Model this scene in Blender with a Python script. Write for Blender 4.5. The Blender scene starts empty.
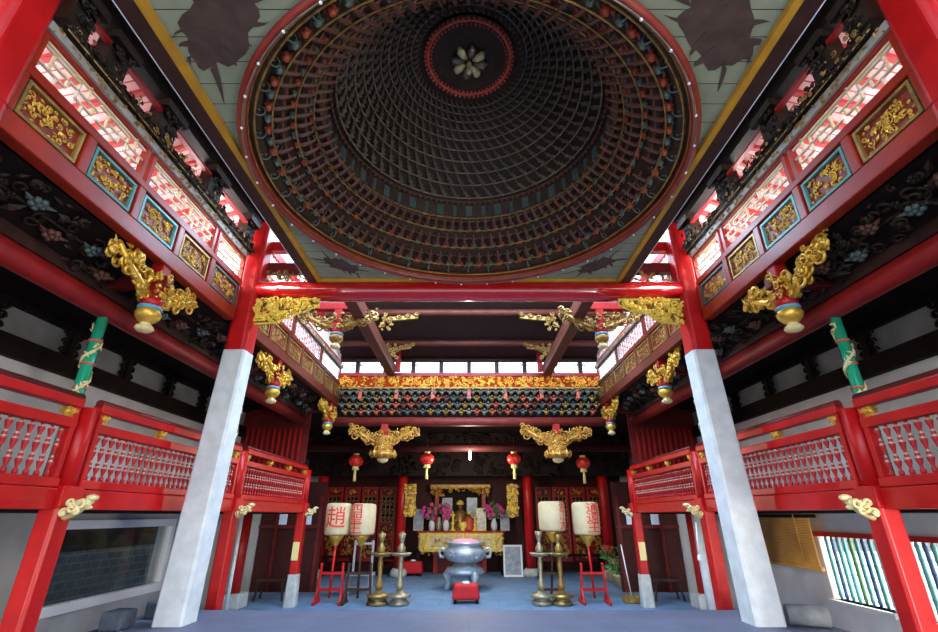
import bpy, bmesh, math, random
from mathutils import Vector, Matrix
PI = math.pi
C = bpy.context.scene.collection
EYE = 1.93                      # eye height over the courtyard floor
F = 465.0; PITCH = math.atan(199/465.0)
CP, SP = math.cos(PITCH), math.sin(PITCH)

# ------------------------------------------------------------------ helpers
def at(u, v, Y):
    """photo pixel -> (x, z) on the vertical plane at depth Y"""
    a = (u-469)/F; b = (316-v)/F
    t = Y/(CP-b*SP)
    return a*t, EYE + t*(SP+b*CP)

class MB:
    def __init__(s): s.v=[]; s.f=[]; s.sm=[]
    def add(s, vs, fs, smooth=False):
        n=len(s.v); s.v.extend([tuple(p) for p in vs])
        for f in fs: s.f.append([i+n for i in f]); s.sm.append(smooth)
        return s
    def box(s, c, d, rz=0, M=None):
        x,y,z=d[0]/2,d[1]/2,d[2]/2
        vs=[Vector((a*x,b*y,e*z)) for e in(-1,1) for a,b in((-1,-1),(1,-1),(1,1),(-1,1))]
        if M is None: M=Matrix.Rotation(rz,3,'Z')
        c=Vector(c)
        return s.add([M@p+c for p in vs],[[3,2,1,0],[4,5,6,7],[0,1,5,4],[1,2,6,5],[2,3,7,6],[3,0,4,7]])
    def bb(s, lo, hi):
        return s.box([(a+b)/2 for a,b in zip(lo,hi)],[abs(b-a) for a,b in zip(lo,hi)])
    def bar(s, p0, p1, w, h):
        """rectangular bar between two points; h measured towards world up"""
        p0=Vector(p0);p1=Vector(p1);d=(p1-p0);L=d.length;d.normalize()
        up=Vector((0,0,1)) if abs(d.z)<.95 else Vector((0,1,0))
        sx=d.cross(up).normalized(); uz=sx.cross(d)
        M=Matrix((sx,d,uz)).transposed()
        return s.box((p0+p1)/2,(w,L,h),M=M)
    def tube(s, pts, r, n=8, closed=False, cap=True):
        pts=[Vector(p) for p in pts]; m=len(pts)
        rs=r if isinstance(r,(list,tuple)) else [r]*m
        vs=[];fs=[]; prev=None
        for i,p in enumerate(pts):
            if closed: d=pts[(i+1)%m]-pts[i-1]
            else: d=pts[min(i+1,m-1)]-pts[max(i-1,0)]
            d=d.normalized() if d.length>1e-9 else Vector((0,0,1))
            if prev is None:
                up=Vector((0,0,1)) if abs(d.z)<.9 else Vector((1,0,0))
                a=d.cross(up).normalized()
            else:
                a=prev-d*prev.dot(d)
                a=a.normalized() if a.length>1e-6 else d.orthogonal().normalized()
            prev=a; b=d.cross(a)
            for k in range(n):
                t=2*PI*k/n; vs.append(p+(a*math.cos(t)+b*math.sin(t))*rs[i])
        for i in range(m if closed else m-1):
            j=(i+1)%m
            for k in range(n):
                l=(k+1)%n; fs.append([i*n+k,i*n+l,j*n+l,j*n+k])
        s.add(vs,fs,True)
        if cap and not closed:
            N=len(s.v)-len(vs)
            s.f.append([N+k for k in range(n)][::-1]); s.sm.append(False)
            s.f.append([N+(m-1)*n+k for k in range(n)]); s.sm.append(False)
        return s
    def lathe(s, prof, c=(0,0,0), n=20, smooth=True, cap=True):
        """profile [(r,z)..] around z"""
        c=Vector(c);vs=[];fs=[]
        for r,z in prof:
            for k in range(n):
                t=2*PI*k/n; vs.append(c+Vector((r*math.cos(t),r*math.sin(t),z)))
        for i in range(len(prof)-1):
            for k in range(n):
                l=(k+1)%n; fs.append([i*n+k,i*n+l,(i+1)*n+l,(i+1)*n+k])
        s.add(vs,fs,smooth)
        N=len(s.v)-len(vs)
        if not cap: return s
        if prof[0][0]>1e-4: s.f.append([N+k for k in range(n)][::-1]); s.sm.append(False)
        if prof[-1][0]>1e-4: s.f.append([N+(len(prof)-1)*n+k for k in range(n)]); s.sm.append(False)
        return s
    def ring(s, R, z, r, n=96, m=8, c=(0,0)):
        return s.tube([(c[0]+R*math.cos(2*PI*k/n),c[1]+R*math.sin(2*PI*k/n),z) for k in range(n)],r,m,closed=True)
    def ball(s, c, r, n=8, m=5, sc=(1,1,1)):
        c=Vector(c); vs=[c+Vector((0,0,-r*sc[2]))];fs=[]
        for i in range(1,m):
            ph=-PI/2+PI*i/m
            for k in range(n):
                t=2*PI*k/n; vs.append(c+Vector((r*sc[0]*math.cos(ph)*math.cos(t),r*sc[1]*math.cos(ph)*math.sin(t),r*sc[2]*math.sin(ph))))
        vs.append(c+Vector((0,0,r*sc[2])))
        for k in range(n): fs.append([0,1+(k+1)%n,1+k])
        for i in range(m-2):
            for k in range(n):
                a=1+i*n; l=(k+1)%n; fs.append([a+k,a+l,a+n+l,a+n+k])
        a=1+(m-2)*n
        for k in range(n): fs.append([a+k,a+(k+1)%n,len(vs)-1])
        return s.add(vs,fs,True)
    def prism(s, poly, fr, d):
        """extrude 2D polygon in frame fr=(O,ex,ey,en) by d along en"""
        O,ex,ey,en=fr; n=len(poly)
        vs=[O+ex*a+ey*b for a,b in poly]+[O+ex*a+ey*b+en*d for a,b in poly]
        return s.add(vs,[list(range(n))[::-1],list(range(n,2*n))]+[[i,(i+1)%n,n+(i+1)%n,n+i] for i in range(n)])
    # ---- carving pieces, all in a frame
    def scroll(s, fr, a, b, R, th0, turns, r, sgn=1, n=14, m=5, lift=.0):
        O,ex,ey,en=fr; pts=[];rs=[]
        for i in range(n+1):
            t=i/n; th=th0+sgn*turns*2*PI*t; q=R*(1-.82*t)
            pts.append(O+ex*(a+q*math.cos(th))+ey*(b+q*math.sin(th))+en*(lift+r*(.6+1.2*t))); rs.append(r*(.7+.6*t))
        return s.tube(pts,rs,m)
    def leaf(s, fr, a, b, L, W, th, h):
        O,ex,ey,en=fr; c,q=math.cos(th),math.sin(th)
        def P(x,y,z): return O+ex*(a+x*c-y*q)+ey*(b+x*q+y*c)+en*z
        vs=[P(-L/2,0,0),P(-L*.1,W/2,h*.35),P(L/2,0,h*.2),P(-L*.1,-W/2,h*.35),P(-L*.15,0,h),P(L*.2,0,h*.8)]
        return s.add(vs,[[0,4,1],[1,4,5],[1,5,2],[0,3,4],[3,5,4],[3,2,5]],False)
    def blossom(s, fr, a, b, R, h):
        O,ex,ey,en=fr
        for k in range(5):
            t=2*PI*k/5+a*7
            s.ball(O+ex*(a+R*.6*math.cos(t))+ey*(b+R*.6*math.sin(t))+en*h*.6,R*.45,6,4)
        return s.ball(O+ex*a+ey*b+en*h,R*.35,6,4)
    def carve(s, fr, w, h, n, seed, size=.07, r=.012, mask=None, deep=.05, vine=False):
        rd=random.Random(seed); got=[]
        k=0;tries=0
        while k<n and tries<n*20:
            tries+=1
            a,b=rd.uniform(0,w),rd.uniform(0,h)
            if mask and not mask(a/w,b/h): continue
            k+=1; z=size*rd.uniform(.5,1); q=rd.random(); got.append((a,b))
            e=min(a,w-a,b,h-b); z=max(.3*size,min(z,e+.35*size)); lf=rd.uniform(0,deep)
            fr2=(fr[0]+fr[3]*lf,fr[1],fr[2],fr[3])
            if q<.5: s.scroll(fr2,a,b,z,rd.uniform(0,6.3),rd.uniform(.8,1.5),r*rd.uniform(.7,1.3),rd.choice((-1,1)),11,5)
            elif q<.85: s.leaf(fr2,a,b,z*2,z*.9,rd.uniform(0,6.3),z*.5)
            else: s.blossom(fr2,a,b,z*.55,r*1.6)
        if vine:
            got.sort(key=lambda g: g[0] if w>h else g[1])
            s.tube([fr[0]+fr[1]*a+fr[2]*b+fr[3]*.004 for a,b in got],r*.6,5)
        return s
    def build(s, name, mat, parent=None, bev=0, world=None):
        me=bpy.data.meshes.new(name)
        if world is None and parent is not None: world=True
        off=Vector((0,0,0))
        if parent is not None and world:
            p=parent
            while p is not None: off+=Vector(p.location); p=p.parent
        me.from_pydata([tuple(Vector(p)-off) for p in s.v],[],s.f)
        me.polygons.foreach_set('use_smooth',s.sm)
        me.materials.append(M[mat] if isinstance(mat,str) else mat); me.update()
        o=bpy.data.objects.new(name,me); C.objects.link(o)
        if parent is not None: o.parent=parent
        if bev:
            md=o.modifiers.new('bevel','BEVEL'); md.width=bev; md.segments=2; md.limit_method='ANGLE'; md.angle_limit=.7
        return o

def tag(o,label=None,cat=None,group=None,kind=None):
    if label: o['label']=label
    if cat: o['category']=cat
    if group: o['group']=group
    if kind: o['kind']=kind
    return o
def thing(name,label,cat,loc=(0,0,0),group=None):
    o=bpy.data.objects.new(name,None); o.empty_display_size=.1; C.objects.link(o); o.location=loc
    return tag(o,label,cat,group)
def struct(name,mb,mat,parent=None,bev=0):
    o=mb.build(name,mat,parent,bev)
    if parent is None: o['kind']='structure'
    return o
def copy_tree(o,loc=None,rz=None,label=None,parent=None):
    c=o.copy(); C.objects.link(c)
    if parent is not None: c.parent=parent
    for ch in [k for k in KIDS(o)]: copy_tree(ch,parent=c)
    if loc is not None: c.location=loc
    if rz is not None: c.rotation_euler=(0,0,rz)
    if label: c['label']=label
    return c
def KIDS(o): return [x for x in C.objects if x.parent==o]
def V(*a): return Vector(a)
def frame(O,ex,ey,en): return (Vector(O),Vector(ex),Vector(ey),Vector(en))

# ------------------------------------------------------------------ materials
M={}
def mat(name,col,rough=.5,metal=0.,col2=None,scale=6.,bump=0.,emit=None,es=0.,spec=.5,detail=5.,coat=0.,lo=.35,hi=.65):
    m=bpy.data.materials.new(name); m.use_nodes=True; nt=m.node_tree; b=nt.nodes['Principled BSDF']
    b.inputs['Roughness'].default_value=rough; b.inputs['Metallic'].default_value=metal
    b.inputs['Specular IOR Level'].default_value=spec; b.inputs['Coat Weight'].default_value=coat
    b.inputs['Base Color'].default_value=(*col,1)
    if col2 or bump:
        tc=nt.nodes.new('ShaderNodeTexCoord'); nz=nt.nodes.new('ShaderNodeTexNoise')
        nz.inputs['Scale'].default_value=scale; nz.inputs['Detail'].default_value=detail
        nt.links.new(tc.outputs['Object'],nz.inputs['Vector'])
        if col2:
            r=nt.nodes.new('ShaderNodeValToRGB'); r.color_ramp.elements[0].position=lo; r.color_ramp.elements[1].position=hi
            r.color_ramp.elements[0].color=(*col,1); r.color_ramp.elements[1].color=(*col2,1)
            nt.links.new(nz.outputs['Fac'],r.inputs['Fac']); nt.links.new(r.outputs['Color'],b.inputs['Base Color'])
        if bump:
            bp=nt.nodes.new('ShaderNodeBump'); bp.inputs['Strength'].default_value=bump; bp.inputs['Distance'].default_value=.02
            nt.links.new(nz.outputs['Fac'],bp.inputs['Height']); nt.links.new(bp.outputs['Normal'],b.inputs['Normal'])
    if emit:
        b.inputs['Emission Color'].default_value=(*emit,1); b.inputs['Emission Strength'].default_value=es
    M[name]=m; return m
def planks(name,col,col2,axis,width,gap=.06,rough=.7,gapcol=(.01,.012,.01)):
    """boards: stripes along one axis plus noise"""
    m=mat(name,col,rough,col2=col2,scale=3.5); nt=m.node_tree; b=nt.nodes['Principled BSDF']
    tc=nt.nodes.new('ShaderNodeTexCoord'); sp=nt.nodes.new('ShaderNodeSeparateXYZ'); nt.links.new(tc.outputs['Object'],sp.inputs[0])
    d=nt.nodes.new('ShaderNodeMath'); d.operation='DIVIDE'; d.inputs[1].default_value=width; nt.links.new(sp.outputs[axis],d.inputs[0])
    fr=nt.nodes.new('ShaderNodeMath'); fr.operation='FRACT'; nt.links.new(d.outputs[0],fr.inputs[0])
    lt=nt.nodes.new('ShaderNodeMath'); lt.operation='LESS_THAN'; lt.inputs[1].default_value=gap; nt.links.new(fr.outputs[0],lt.inputs[0])
    mx=nt.nodes.new('ShaderNodeMix'); mx.data_type='RGBA'; nt.links.new(lt.outputs[0],mx.inputs['Factor'])
    src=b.inputs['Base Color'].links[0].from_socket
    nt.links.new(src,mx.inputs[6]); mx.inputs[7].default_value=(*gapcol,1); nt.links.new(mx.outputs[2],b.inputs['Base Color'])
    return m
def bricks(name,c1,c2,mortar,scale,rough=.8,w=.5,h=.25,axes='XY',ms=.015):
    m=mat(name,c1,rough); nt=m.node_tree; b=nt.nodes['Principled BSDF']
    tc=nt.nodes.new('ShaderNodeTexCoord'); br=nt.nodes.new('ShaderNodeTexBrick')
    br.inputs['Color1'].default_value=(*c1,1); br.inputs['Color2'].default_value=(*c2,1); br.inputs['Mortar'].default_value=(*mortar,1)
    br.inputs['Scale'].default_value=scale; br.inputs['Brick Width'].default_value=w; br.inputs['Row Height'].default_value=h; br.inputs['Mortar Size'].default_value=ms
    sp=nt.nodes.new('ShaderNodeSeparateXYZ'); cb=nt.nodes.new('ShaderNodeCombineXYZ')
    nt.links.new(tc.outputs['Object'],sp.inputs[0])
    nt.links.new(sp.outputs['XYZ'.index(axes[0])],cb.inputs[0]); nt.links.new(sp.outputs['XYZ'.index(axes[1])],cb.inputs[1])
    nt.links.new(cb.outputs[0],br.inputs['Vector'])
    nz=nt.nodes.new('ShaderNodeTexNoise'); nz.inputs['Scale'].default_value=2.2; nz.inputs['Detail'].default_value=6; nt.links.new(tc.outputs['Object'],nz.inputs['Vector'])
    mp=nt.nodes.new('ShaderNodeMapRange'); mp.inputs[3].default_value=.65; mp.inputs[4].default_value=1.3; nt.links.new(nz.outputs['Fac'],mp.inputs[0])
    mx=nt.nodes.new('ShaderNodeMix'); mx.data_type='RGBA'; mx.blend_type='MULTIPLY'; mx.inputs['Factor'].default_value=1
    nt.links.new(br.outputs['Color'],mx.inputs[6]); nt.links.new(mp.outputs[0],mx.inputs[7]); nt.links.new(mx.outputs[2],b.inputs['Base Color'])
    return m

mat('red',(.40,.004,.005),.36,col2=(.52,.008,.008),scale=4,spec=.35)
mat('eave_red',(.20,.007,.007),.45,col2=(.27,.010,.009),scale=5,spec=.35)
mat('red_gloss',(.42,.006,.007),.13,col2=(.5,.010,.010),scale=4,spec=.5,coat=1)
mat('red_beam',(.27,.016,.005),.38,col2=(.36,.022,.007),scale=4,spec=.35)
mat('red_beam_shaded',(.11,.014,.006),.5,col2=(.16,.022,.009),scale=4,spec=.3)  # rear copy of the beam red with its shade put into the colour
mat('panel_field',(.20,.018,.008),.5,col2=(.26,.03,.01),scale=7)
mat('red_old',(.30,.006,.006),.42,col2=(.40,.010,.008),scale=5,spec=.35)
bm_=mat('baluster_paint',(.40,.012,.012),.45,spec=.35); nt=bm_.node_tree; b=nt.nodes['Principled BSDF']
tc=nt.nodes.new('ShaderNodeTexCoord'); sp=nt.nodes.new('ShaderNodeSeparateXYZ'); nt.links.new(tc.outputs['Object'],sp.inputs[0])
mr=nt.nodes.new('ShaderNodeMapRange'); mr.inputs[1].default_value=.34; mr.inputs[2].default_value=.82; nt.links.new(sp.outputs[2],mr.inputs[0])
cr=nt.nodes.new('ShaderNodeValToRGB'); cr.color_ramp.interpolation='CONSTANT'; nt.links.new(mr.outputs[0],cr.inputs[0]); nt.links.new(cr.outputs[0],b.inputs['Base Color'])
cr.color_ramp.elements[0].color=(.42,.012,.014,1); cr.color_ramp.elements[1].position=.995; cr.color_ramp.elements[1].color=(.42,.012,.014,1)
for z in(.485,.53,.645,.69,.79):
    e=cr.color_ramp.elements.new((z-.34-.009)/.48); e.color=(.52,.38,.28,1); e=cr.color_ramp.elements.new((z-.34+.009)/.48); e.color=(.42,.012,.014,1)
mat('dark_red',(.10,.005,.005),.5,col2=(.15,.008,.007),scale=5,spec=.3)
mat('beam_brown',(.085,.020,.013),.5,col2=(.13,.03,.02),scale=5,spec=.3)
mat('lintel_red',(.16,.02,.016),.5,col2=(.22,.03,.022),scale=5,spec=.3)
mat('boards_dark',(.040,.006,.005),.6,col2=(.06,.008,.006),scale=5,spec=.25)
mat('orange_red',(.42,.05,.006),.85,col2=(.32,.025,.005),scale=9,spec=.1)
mat('gold',(.78,.47,.07),.36,.55,col2=(.62,.33,.035),scale=14)
mat('gold_bright',(1.0,.78,.13),.42,.05,col2=(.92,.60,.07),scale=12)
mat('gold_old',(.42,.24,.05),.45,.4,col2=(.20,.11,.03),scale=11)
mat('gold_frieze',(.95,.52,.06),.4,.1,col2=(.85,.30,.03),scale=7)
mat('gold_deep',(.62,.33,.045),.4,.3,col2=(.40,.16,.025),scale=12)
mat('pale_gold',(.78,.68,.36),.5,.05,col2=(.62,.48,.2),scale=12)
mat('wood_dark',(.010,.006,.005),.65,col2=(.018,.010,.008),scale=6,spec=.1)
mat('wood_brown',(.035,.014,.010),.55,col2=(.055,.022,.016),scale=6,spec=.3)
mat('carve_dark',(.012,.007,.005),.6,.1,col2=(.036,.018,.008),scale=14,spec=.3)
mat('stone',(.52,.54,.55),.75,col2=(.64,.65,.65),scale=5,bump=.15)
mat('stone_old',(.42,.41,.38),.8,col2=(.55,.54,.50),scale=7,bump=.2)
mat('plaster',(.56,.54,.51),.85,col2=(.66,.64,.61),scale=2.5)
mat('plaster_dim',(.20,.19,.175),.85,col2=(.28,.27,.25),scale=2)  # darker plaster copy; dimness of the upper gallery wall put into its colour
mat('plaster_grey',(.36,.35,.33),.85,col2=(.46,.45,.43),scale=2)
mat('teal',(.05,.20,.18),.5,col2=(.09,.28,.24),scale=8)
mat('teal_frame',(.08,.36,.36),.45,col2=(.12,.42,.38),scale=8)
mat('green_glaze',(.01,.28,.14),.2,col2=(.02,.36,.20),scale=6,coat=.5)
mat('teal_dull',(.055,.085,.075),.55,col2=(.09,.11,.10),scale=9)
mat('dome_wood',(.034,.017,.009),.65,col2=(.055,.028,.014),scale=9,spec=.25)
mat('dome_arm',(.14,.085,.05),.6,col2=(.075,.06,.045),scale=9)
mat('dome_bracket',(.15,.040,.022),.6,col2=(.09,.04,.022),scale=9)
mat('ring_red',(.24,.018,.015),.4,col2=(.30,.04,.02),scale=8)
mat('dome_teal',(.09,.15,.115),.55,col2=(.13,.16,.12),scale=9)
mat('dome_flower',(.50,.06,.02),.55,col2=(.38,.08,.03),scale=5)
mat('dome_line',(.25,.215,.14),.5,.2,col2=(.13,.12,.09),scale=9)
mat('dome_red',(.26,.025,.02),.5,col2=(.36,.06,.03),scale=8)
mat('flower_red',(.55,.05,.03),.5,col2=(.62,.12,.06),scale=14)
mat('flower_teal',(.12,.24,.23),.5,col2=(.2,.33,.3),scale=14)
mat('ochre',(.62,.30,.02),.5,col2=(.50,.23,.02),scale=5)
planks('ceiling_green',(.25,.265,.16),(.31,.32,.20),1,.22,.035)
planks('soffit_pink',(.88,.50,.50),(.92,.58,.57),1,.30,.06,gapcol=(.5,.08,.08))
planks('soffit_dark',(.022,.008,.005),(.036,.013,.009),0,.22,.08,gapcol=(.012,.008,.006))
mat('rafter_red',(.50,.05,.05),.5)
mat('white_paint',(.8,.8,.8),.5)
mat('grey_paint',(.35,.35,.34),.5)
mat('lattice_gold',(.72,.52,.26),.45,.1,col2=(.80,.70,.52),scale=7)
mat('lattice_white',(.75,.70,.66),.5,col2=(.66,.50,.46),scale=9)
mat('pale_band',(.38,.32,.26),.5,col2=(.26,.24,.22),scale=9)
mat('blue_dark',(.03,.07,.15),.35)
mat('blue_band',(.10,.30,.42),.45)
mat('painted_dark',(.06,.032,.022),.7,col2=(.09,.05,.035),scale=7)
bricks('floor_slab',(.15,.25,.40),(.18,.28,.43),(.10,.16,.26),1.0,.55,1.4,.7,ms=.008)
bricks('stage_slab',(.10,.105,.155),(.12,.125,.175),(.075,.08,.115),1.0,.6,1.9,.9,ms=.005)
mat('stone_dark',(.05,.06,.08),.8,col2=(.08,.095,.12),scale=7,spec=.2)
mat('stone_grey',(.13,.135,.145),.8,col2=(.20,.205,.21),scale=7,spec=.2)
mat('ground_pale',(.72,.70,.66),.9,col2=(.8,.78,.74),scale=1.5)
bricks('grey_brick',(.09,.10,.105),(.13,.14,.145),(.2,.2,.2),2.0,.9,.5,.28,'YZ',.03)
mat('pole_wood',(.10,.04,.025),.45)
mat('brass',(.42,.29,.09),.38,.6,col2=(.26,.17,.055),scale=9)
mat('bronze',(.32,.25,.15),.42,.6,col2=(.45,.38,.25),scale=9)
mat('pewter',(.42,.47,.52),.38,.45,col2=(.30,.34,.38),scale=8)
mat('paper',(.56,.43,.24),.75,col2=(.62,.50,.31),scale=5,spec=.2)
mat('ink_red',(.66,.03,.025),.6)
mat('red_cloth',(.50,.005,.010),.7,col2=(.60,.010,.016),scale=8)
mat('lantern_red',(.75,.02,.01),.35,coat=.4)
mat('yellow_tassel',(.85,.70,.22),.6)
mat('pink',(.75,.02,.28),.55,col2=(.75,.10,.42),scale=20)
mat('ash_pink',(.55,.25,.38),.8,col2=(.35,.16,.26),scale=25)
mat('leaf_green',(.04,.13,.03),.55,col2=(.08,.22,.05),scale=15)
mat('porcelain',(.72,.74,.76),.2)
mat('cloth_orange',(.70,.20,.03),.6)
mat('screen_paper',(.30,.36,.42),.3,col2=(.16,.20,.26),scale=6)
mat('photo_print',(.55,.52,.45),.3,col2=(.30,.30,.26),scale=9)
mat('bamboo',(.52,.25,.045),.5,col2=(.36,.16,.025),scale=3)
mat('notice_yellow',(.80,.62,.25),.6)
mat('paper_white',(.78,.82,.86),.6)
mat('terracotta',(.45,.33,.18),.7)
mat('skin_dark',(.12,.06,.03),.4)
mat('glow',(1,.95,.85),.3,emit=(1,.93,.8),es=6)
mat('altar_light',(1,.8,.5),.3,emit=(1,.75,.35),es=5)
g=mat('glass',(.5,.55,.55),.03); b=g.node_tree.nodes['Principled BSDF']; b.inputs['Transmission Weight'].default_value=1.; b.inputs['IOR'].default_value=1.2; b.inputs['Base Color'].default_value=(.75,.8,.8,1)
mat('roof_tile',(.22,.12,.09),.8,col2=(.30,.17,.12),scale=6)

SIDE={-1:'left',1:'right'}
for n_ in('stage_slab','floor_slab'): M[n_].node_tree.nodes['Principled BSDF'].inputs['Specular IOR Level'].default_value=.25
# ------------------------------------------------------------------ the setting
E=EYE
struct('floor',MB().bb((-6.4,4,-.2),(6.4,20.2,0)),'floor_slab')
struct('floor_stage',MB().bb((-4.45,-3,0.0),(4.45,7.78,.68)),'stage_slab',bev=.01)
for s in(-1,1):
    a,b=sorted((s*3.95,s*6.4))
    o=struct('floor_gallery_'+SIDE[s],MB().bb((min(s*4.2,s*6.1),-1,E+.02),(max(s*4.2,s*6.1),12.5,E+.2)),'wood_dark')
# back hall walls / ceiling
struct('wall_back',MB().bb((-6.4,19.6,0),(6.4,19.8,4.9)),'boards_dark')
struct('ceiling_hall',MB().bb((-6.4,13.12,E+2.72),(6.4,20.0,E+2.85)),'wood_dark')

# outer side walls with openings: list of (y0,y1,z0,z1) openings
def wall_with(s,holes,mat_,x0=6.0,x1=6.2,y0=-1.0,y1=20.0,zt=E+.05):
    mb=MB(); xa,xb=sorted((s*x0,s*x1))
    ys=sorted({y0,y1}|{h[0] for h in holes}|{h[1] for h in holes})
    for p,q in zip(ys[:-1],ys[1:]):
        hs=[h for h in holes if h[0]<=p+1e-6 and h[1]>=q-1e-6]
        if not hs: mb.bb((xa,p,0),(xb,q,zt))
        else:
            h=hs[0]; mb.bb((xa,p,0),(xb,q,h[2])); mb.bb((xa,p,h[3]),(xb,q,zt))
    return mb
LW=[(7.2,10.2,.70,1.80)]
RW=[(6.0,7.1,.66,1.62),(7.65,8.85,.66,1.62)]
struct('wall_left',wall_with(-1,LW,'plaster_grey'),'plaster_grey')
struct('wall_right',wall_with(1,RW,'plaster'),'plaster')
for s in(-1,1):
    xa,xb=sorted((s*6.0,s*6.2))
    o=struct('wall_upper_'+SIDE[s],MB().bb((xa,-1,E+.05),(xb,20,E+1.9)),'plaster')
    struct('wall_panels_'+SIDE[s],MB().bb((xa,-1,E+1.9),(xb,20,E+2.95)),'plaster_dim')
    # gallery roof (outside above the gallery) and its dark boarding underneath
    mb=MB(); mb.prism([(s*3.80,E+3.32),(s*6.9,E+2.45),(s*6.9,E+2.38),(s*4.9,E+2.80),(s*3.80,E+2.92)],frame((0,-1,0),(1,0,0),(0,0,1),(0,1,0)),13.9)
    struct('ceiling_gallery_'+SIDE[s],mb,'wood_dark')
    # end wall of the gallery, upper floor
    struct('wall_gallery_end_'+SIDE[s],MB().bb((min(s*4.25,s*6.0),12.52,E+.2),(max(s*4.25,s*6.0),12.6,E+2.8)),'dark_red')
# stage roof: two slopes (open above the light well between the two roofs)
mb=MB()
for s in(-1,1):
    mb.prism([(s*3.78,E+4.64),(0,E+6.9),(0,E+7.05),(s*3.78,E+4.79)],frame((0,.3,0),(1,0,0),(0,0,1),(0,1,0)),6.75)
struct('ceiling_stage',mb,'wood_dark')
# roof behind the light well: boards sloping down to the back hall
mb=MB(); mb.prism([(12.95,E+4.14),(9.6,E+5.42),(9.6,E+5.55),(12.95,E+4.28)],frame((-3.9,0,0),(0,1,0),(0,0,1),(1,0,0)),7.8)
struct('ceiling_court',mb,'soffit_dark')
# eave soffits outside the clerestory, pale pink boards on red rafters
for s in(-1,1):
    for y0,y1,nm in((.3,7.05,'stage'),(9.4,13.3,'court')):
        mb=MB(); mb.prism([(s*3.79,E+4.70),(s*5.1,E+4.27),(s*5.1,E+4.37),(s*3.79,E+4.80)],frame((0,y0,0),(1,0,0),(0,0,1),(0,1,0)),y1-y0)
        o=struct('ceiling_eave_%s_%s'%(nm,SIDE[s]),mb,'soffit_pink')
        r=MB(); y=y0+.15
        while y<y1: r.bar((s*3.8,y,E+4.66),(s*5.08,y,E+4.24),.06,.06); y+=.30
        r.build('rafters','rafter_red',o)
# ------------------------------------------------------------------ main columns
def column(s,y,label):
    t=thing('temple_column',label,'column',(s*3.7,y,.68),'tall red and stone columns')
    def lean(z): return .06 if y<4 else max(-.13,-.02-.11*(z-.68)/(E+2.31-.68))
    def sq(mb,h0,h1,w0,w1,ch):
        vs=[]
        for z,w in((h0,w0),(h1,w1)):
            c=w*ch
            for a,b in((-w+c,-w),(w-c,-w),(w,-w+c),(w,w-c),(w-c,w),(-w+c,w),(-w,w-c),(-w,-w+c)):
                vs.append((s*(3.7+lean(z))+a,y+b,z))
        mb.add(vs,[list(range(8))[::-1],list(range(8,16))]+[[i,(i+1)%8,8+(i+1)%8,8+i] for i in range(8)])
        return mb
    sq(MB(),.68,E+2.31,.19,.168,.16).build('stone_shaft','stone',t)
    mb=sq(MB(),E+2.302,E+4.62,.172,.160,.30); mb.build('lacquered_shaft','red',t,bev=.02)
    # joint line between shaft lengths
    sq(MB(),E+2.93,E+2.945,.172,.172,.30).build('joint','red_old',t)
for s in(-1,1):
    column(s,6.85,'tall column, white stone below and red above, at the %s end of the long cross beam'%SIDE[s])
    column(s,2.56,'nearest red column, only its upper length showing in the top %s corner'%SIDE[s])
# cross beam
t=thing('tie_beam','long round red beam spanning between the two tall columns under the domed ceiling','beam',(0,6.85,E+3.37))
mb=MB(); mb.tube([(-3.55,6.85,E+3.37),(-2,6.85,E+3.37),(2,6.85,E+3.37),(3.55,6.85,E+3.37)],[.155,.17,.17,.155],24); mb.build('shaft','red_gloss',t)
# gold spandrels under the beam
def spandrel(s):
    t=thing('carved_spandrel','bright gold openwork carving under the cross beam beside the %s column'%SIDE[s],'carving',(s*2.95,6.85,E+3.0),'gold spandrel carvings')
    fr=frame((s*3.53,6.80,E+3.20),(-s,0,0),(0,0,-1),(0,-1,0))
    W,H=1.12,.42
    ok=lambda a,b: b<1-.75*max(0,(a-.45))/.55
    mb=MB()
    out=[(0,0),(W,0),(W,.10),(W*.8,.22),(W*.62,.25),(W*.45,.40),(W*.2,H),(0,H)]
    mb.tube([fr[0]+fr[1]*a+fr[2]*b for a,b in out],.017,6,closed=True)
    mb.carve(fr,W,H,125,11+s,.085,.016,ok,.05)
    bk=[(a,b*.96) for a,b in out]
    MB().prism(bk,frame(fr[0]-fr[3]*.03,fr[1],fr[2],fr[3]),.02).build('backing','gold_old',t)  # darker gold deepens the openwork's holes, their shade put into the colour
    mb.build('openwork','gold_bright',t)
    g=MB(); g.carve((fr[0]+fr[3]*.05,)+fr[1:],W,H,4,5+s,.04,.012,lambda a,b:ok(a,b) and .2<a<.7,.02); g.build('figures','flower_red',t)
spandrel(-1); spandrel(1)

# ------------------------------------------------------------------ domed caisson
CX,CY=0.0,4.3; RZ=E+3.5
t=thing('caisson_ceiling','great circular carved dome ceiling with spiralling brackets over green boards','ceiling dome',(CX,CY,RZ))
HS=2.46; R0=2.36
# green boards with a round hole
mb=MB(); n=96
inner=[(CX+R0*math.cos(2*PI*k/n),CY+R0*math.sin(2*PI*k/n)) for k in range(n)]
def sqpt(th):
    c,q=math.cos(th),math.sin(th); k=HS/max(abs(c),abs(q)); return (CX+k*c,CY+k*q)
outer=[sqpt(2*PI*k/n) for k in range(n)]
vs=[(x,y,RZ+.02) for x,y in inner]+[(x,y,RZ+.02) for x,y in outer]+[(x,y,RZ+.06) for x,y in inner]+[(x,y,RZ+.06) for x,y in outer]
fs=[]
for k in range(n):
    l=(k+1)%n
    fs+=[[k,l,n+l,n+k],[2*n+l,2*n+k,3*n+k,3*n+l],[n+k,n+l,3*n+l,3*n+k],[l,k,2*n+k,2*n+l]]
mb.add(vs,fs); mb.build('ceiling_boards','ceiling_green',t)
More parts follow.
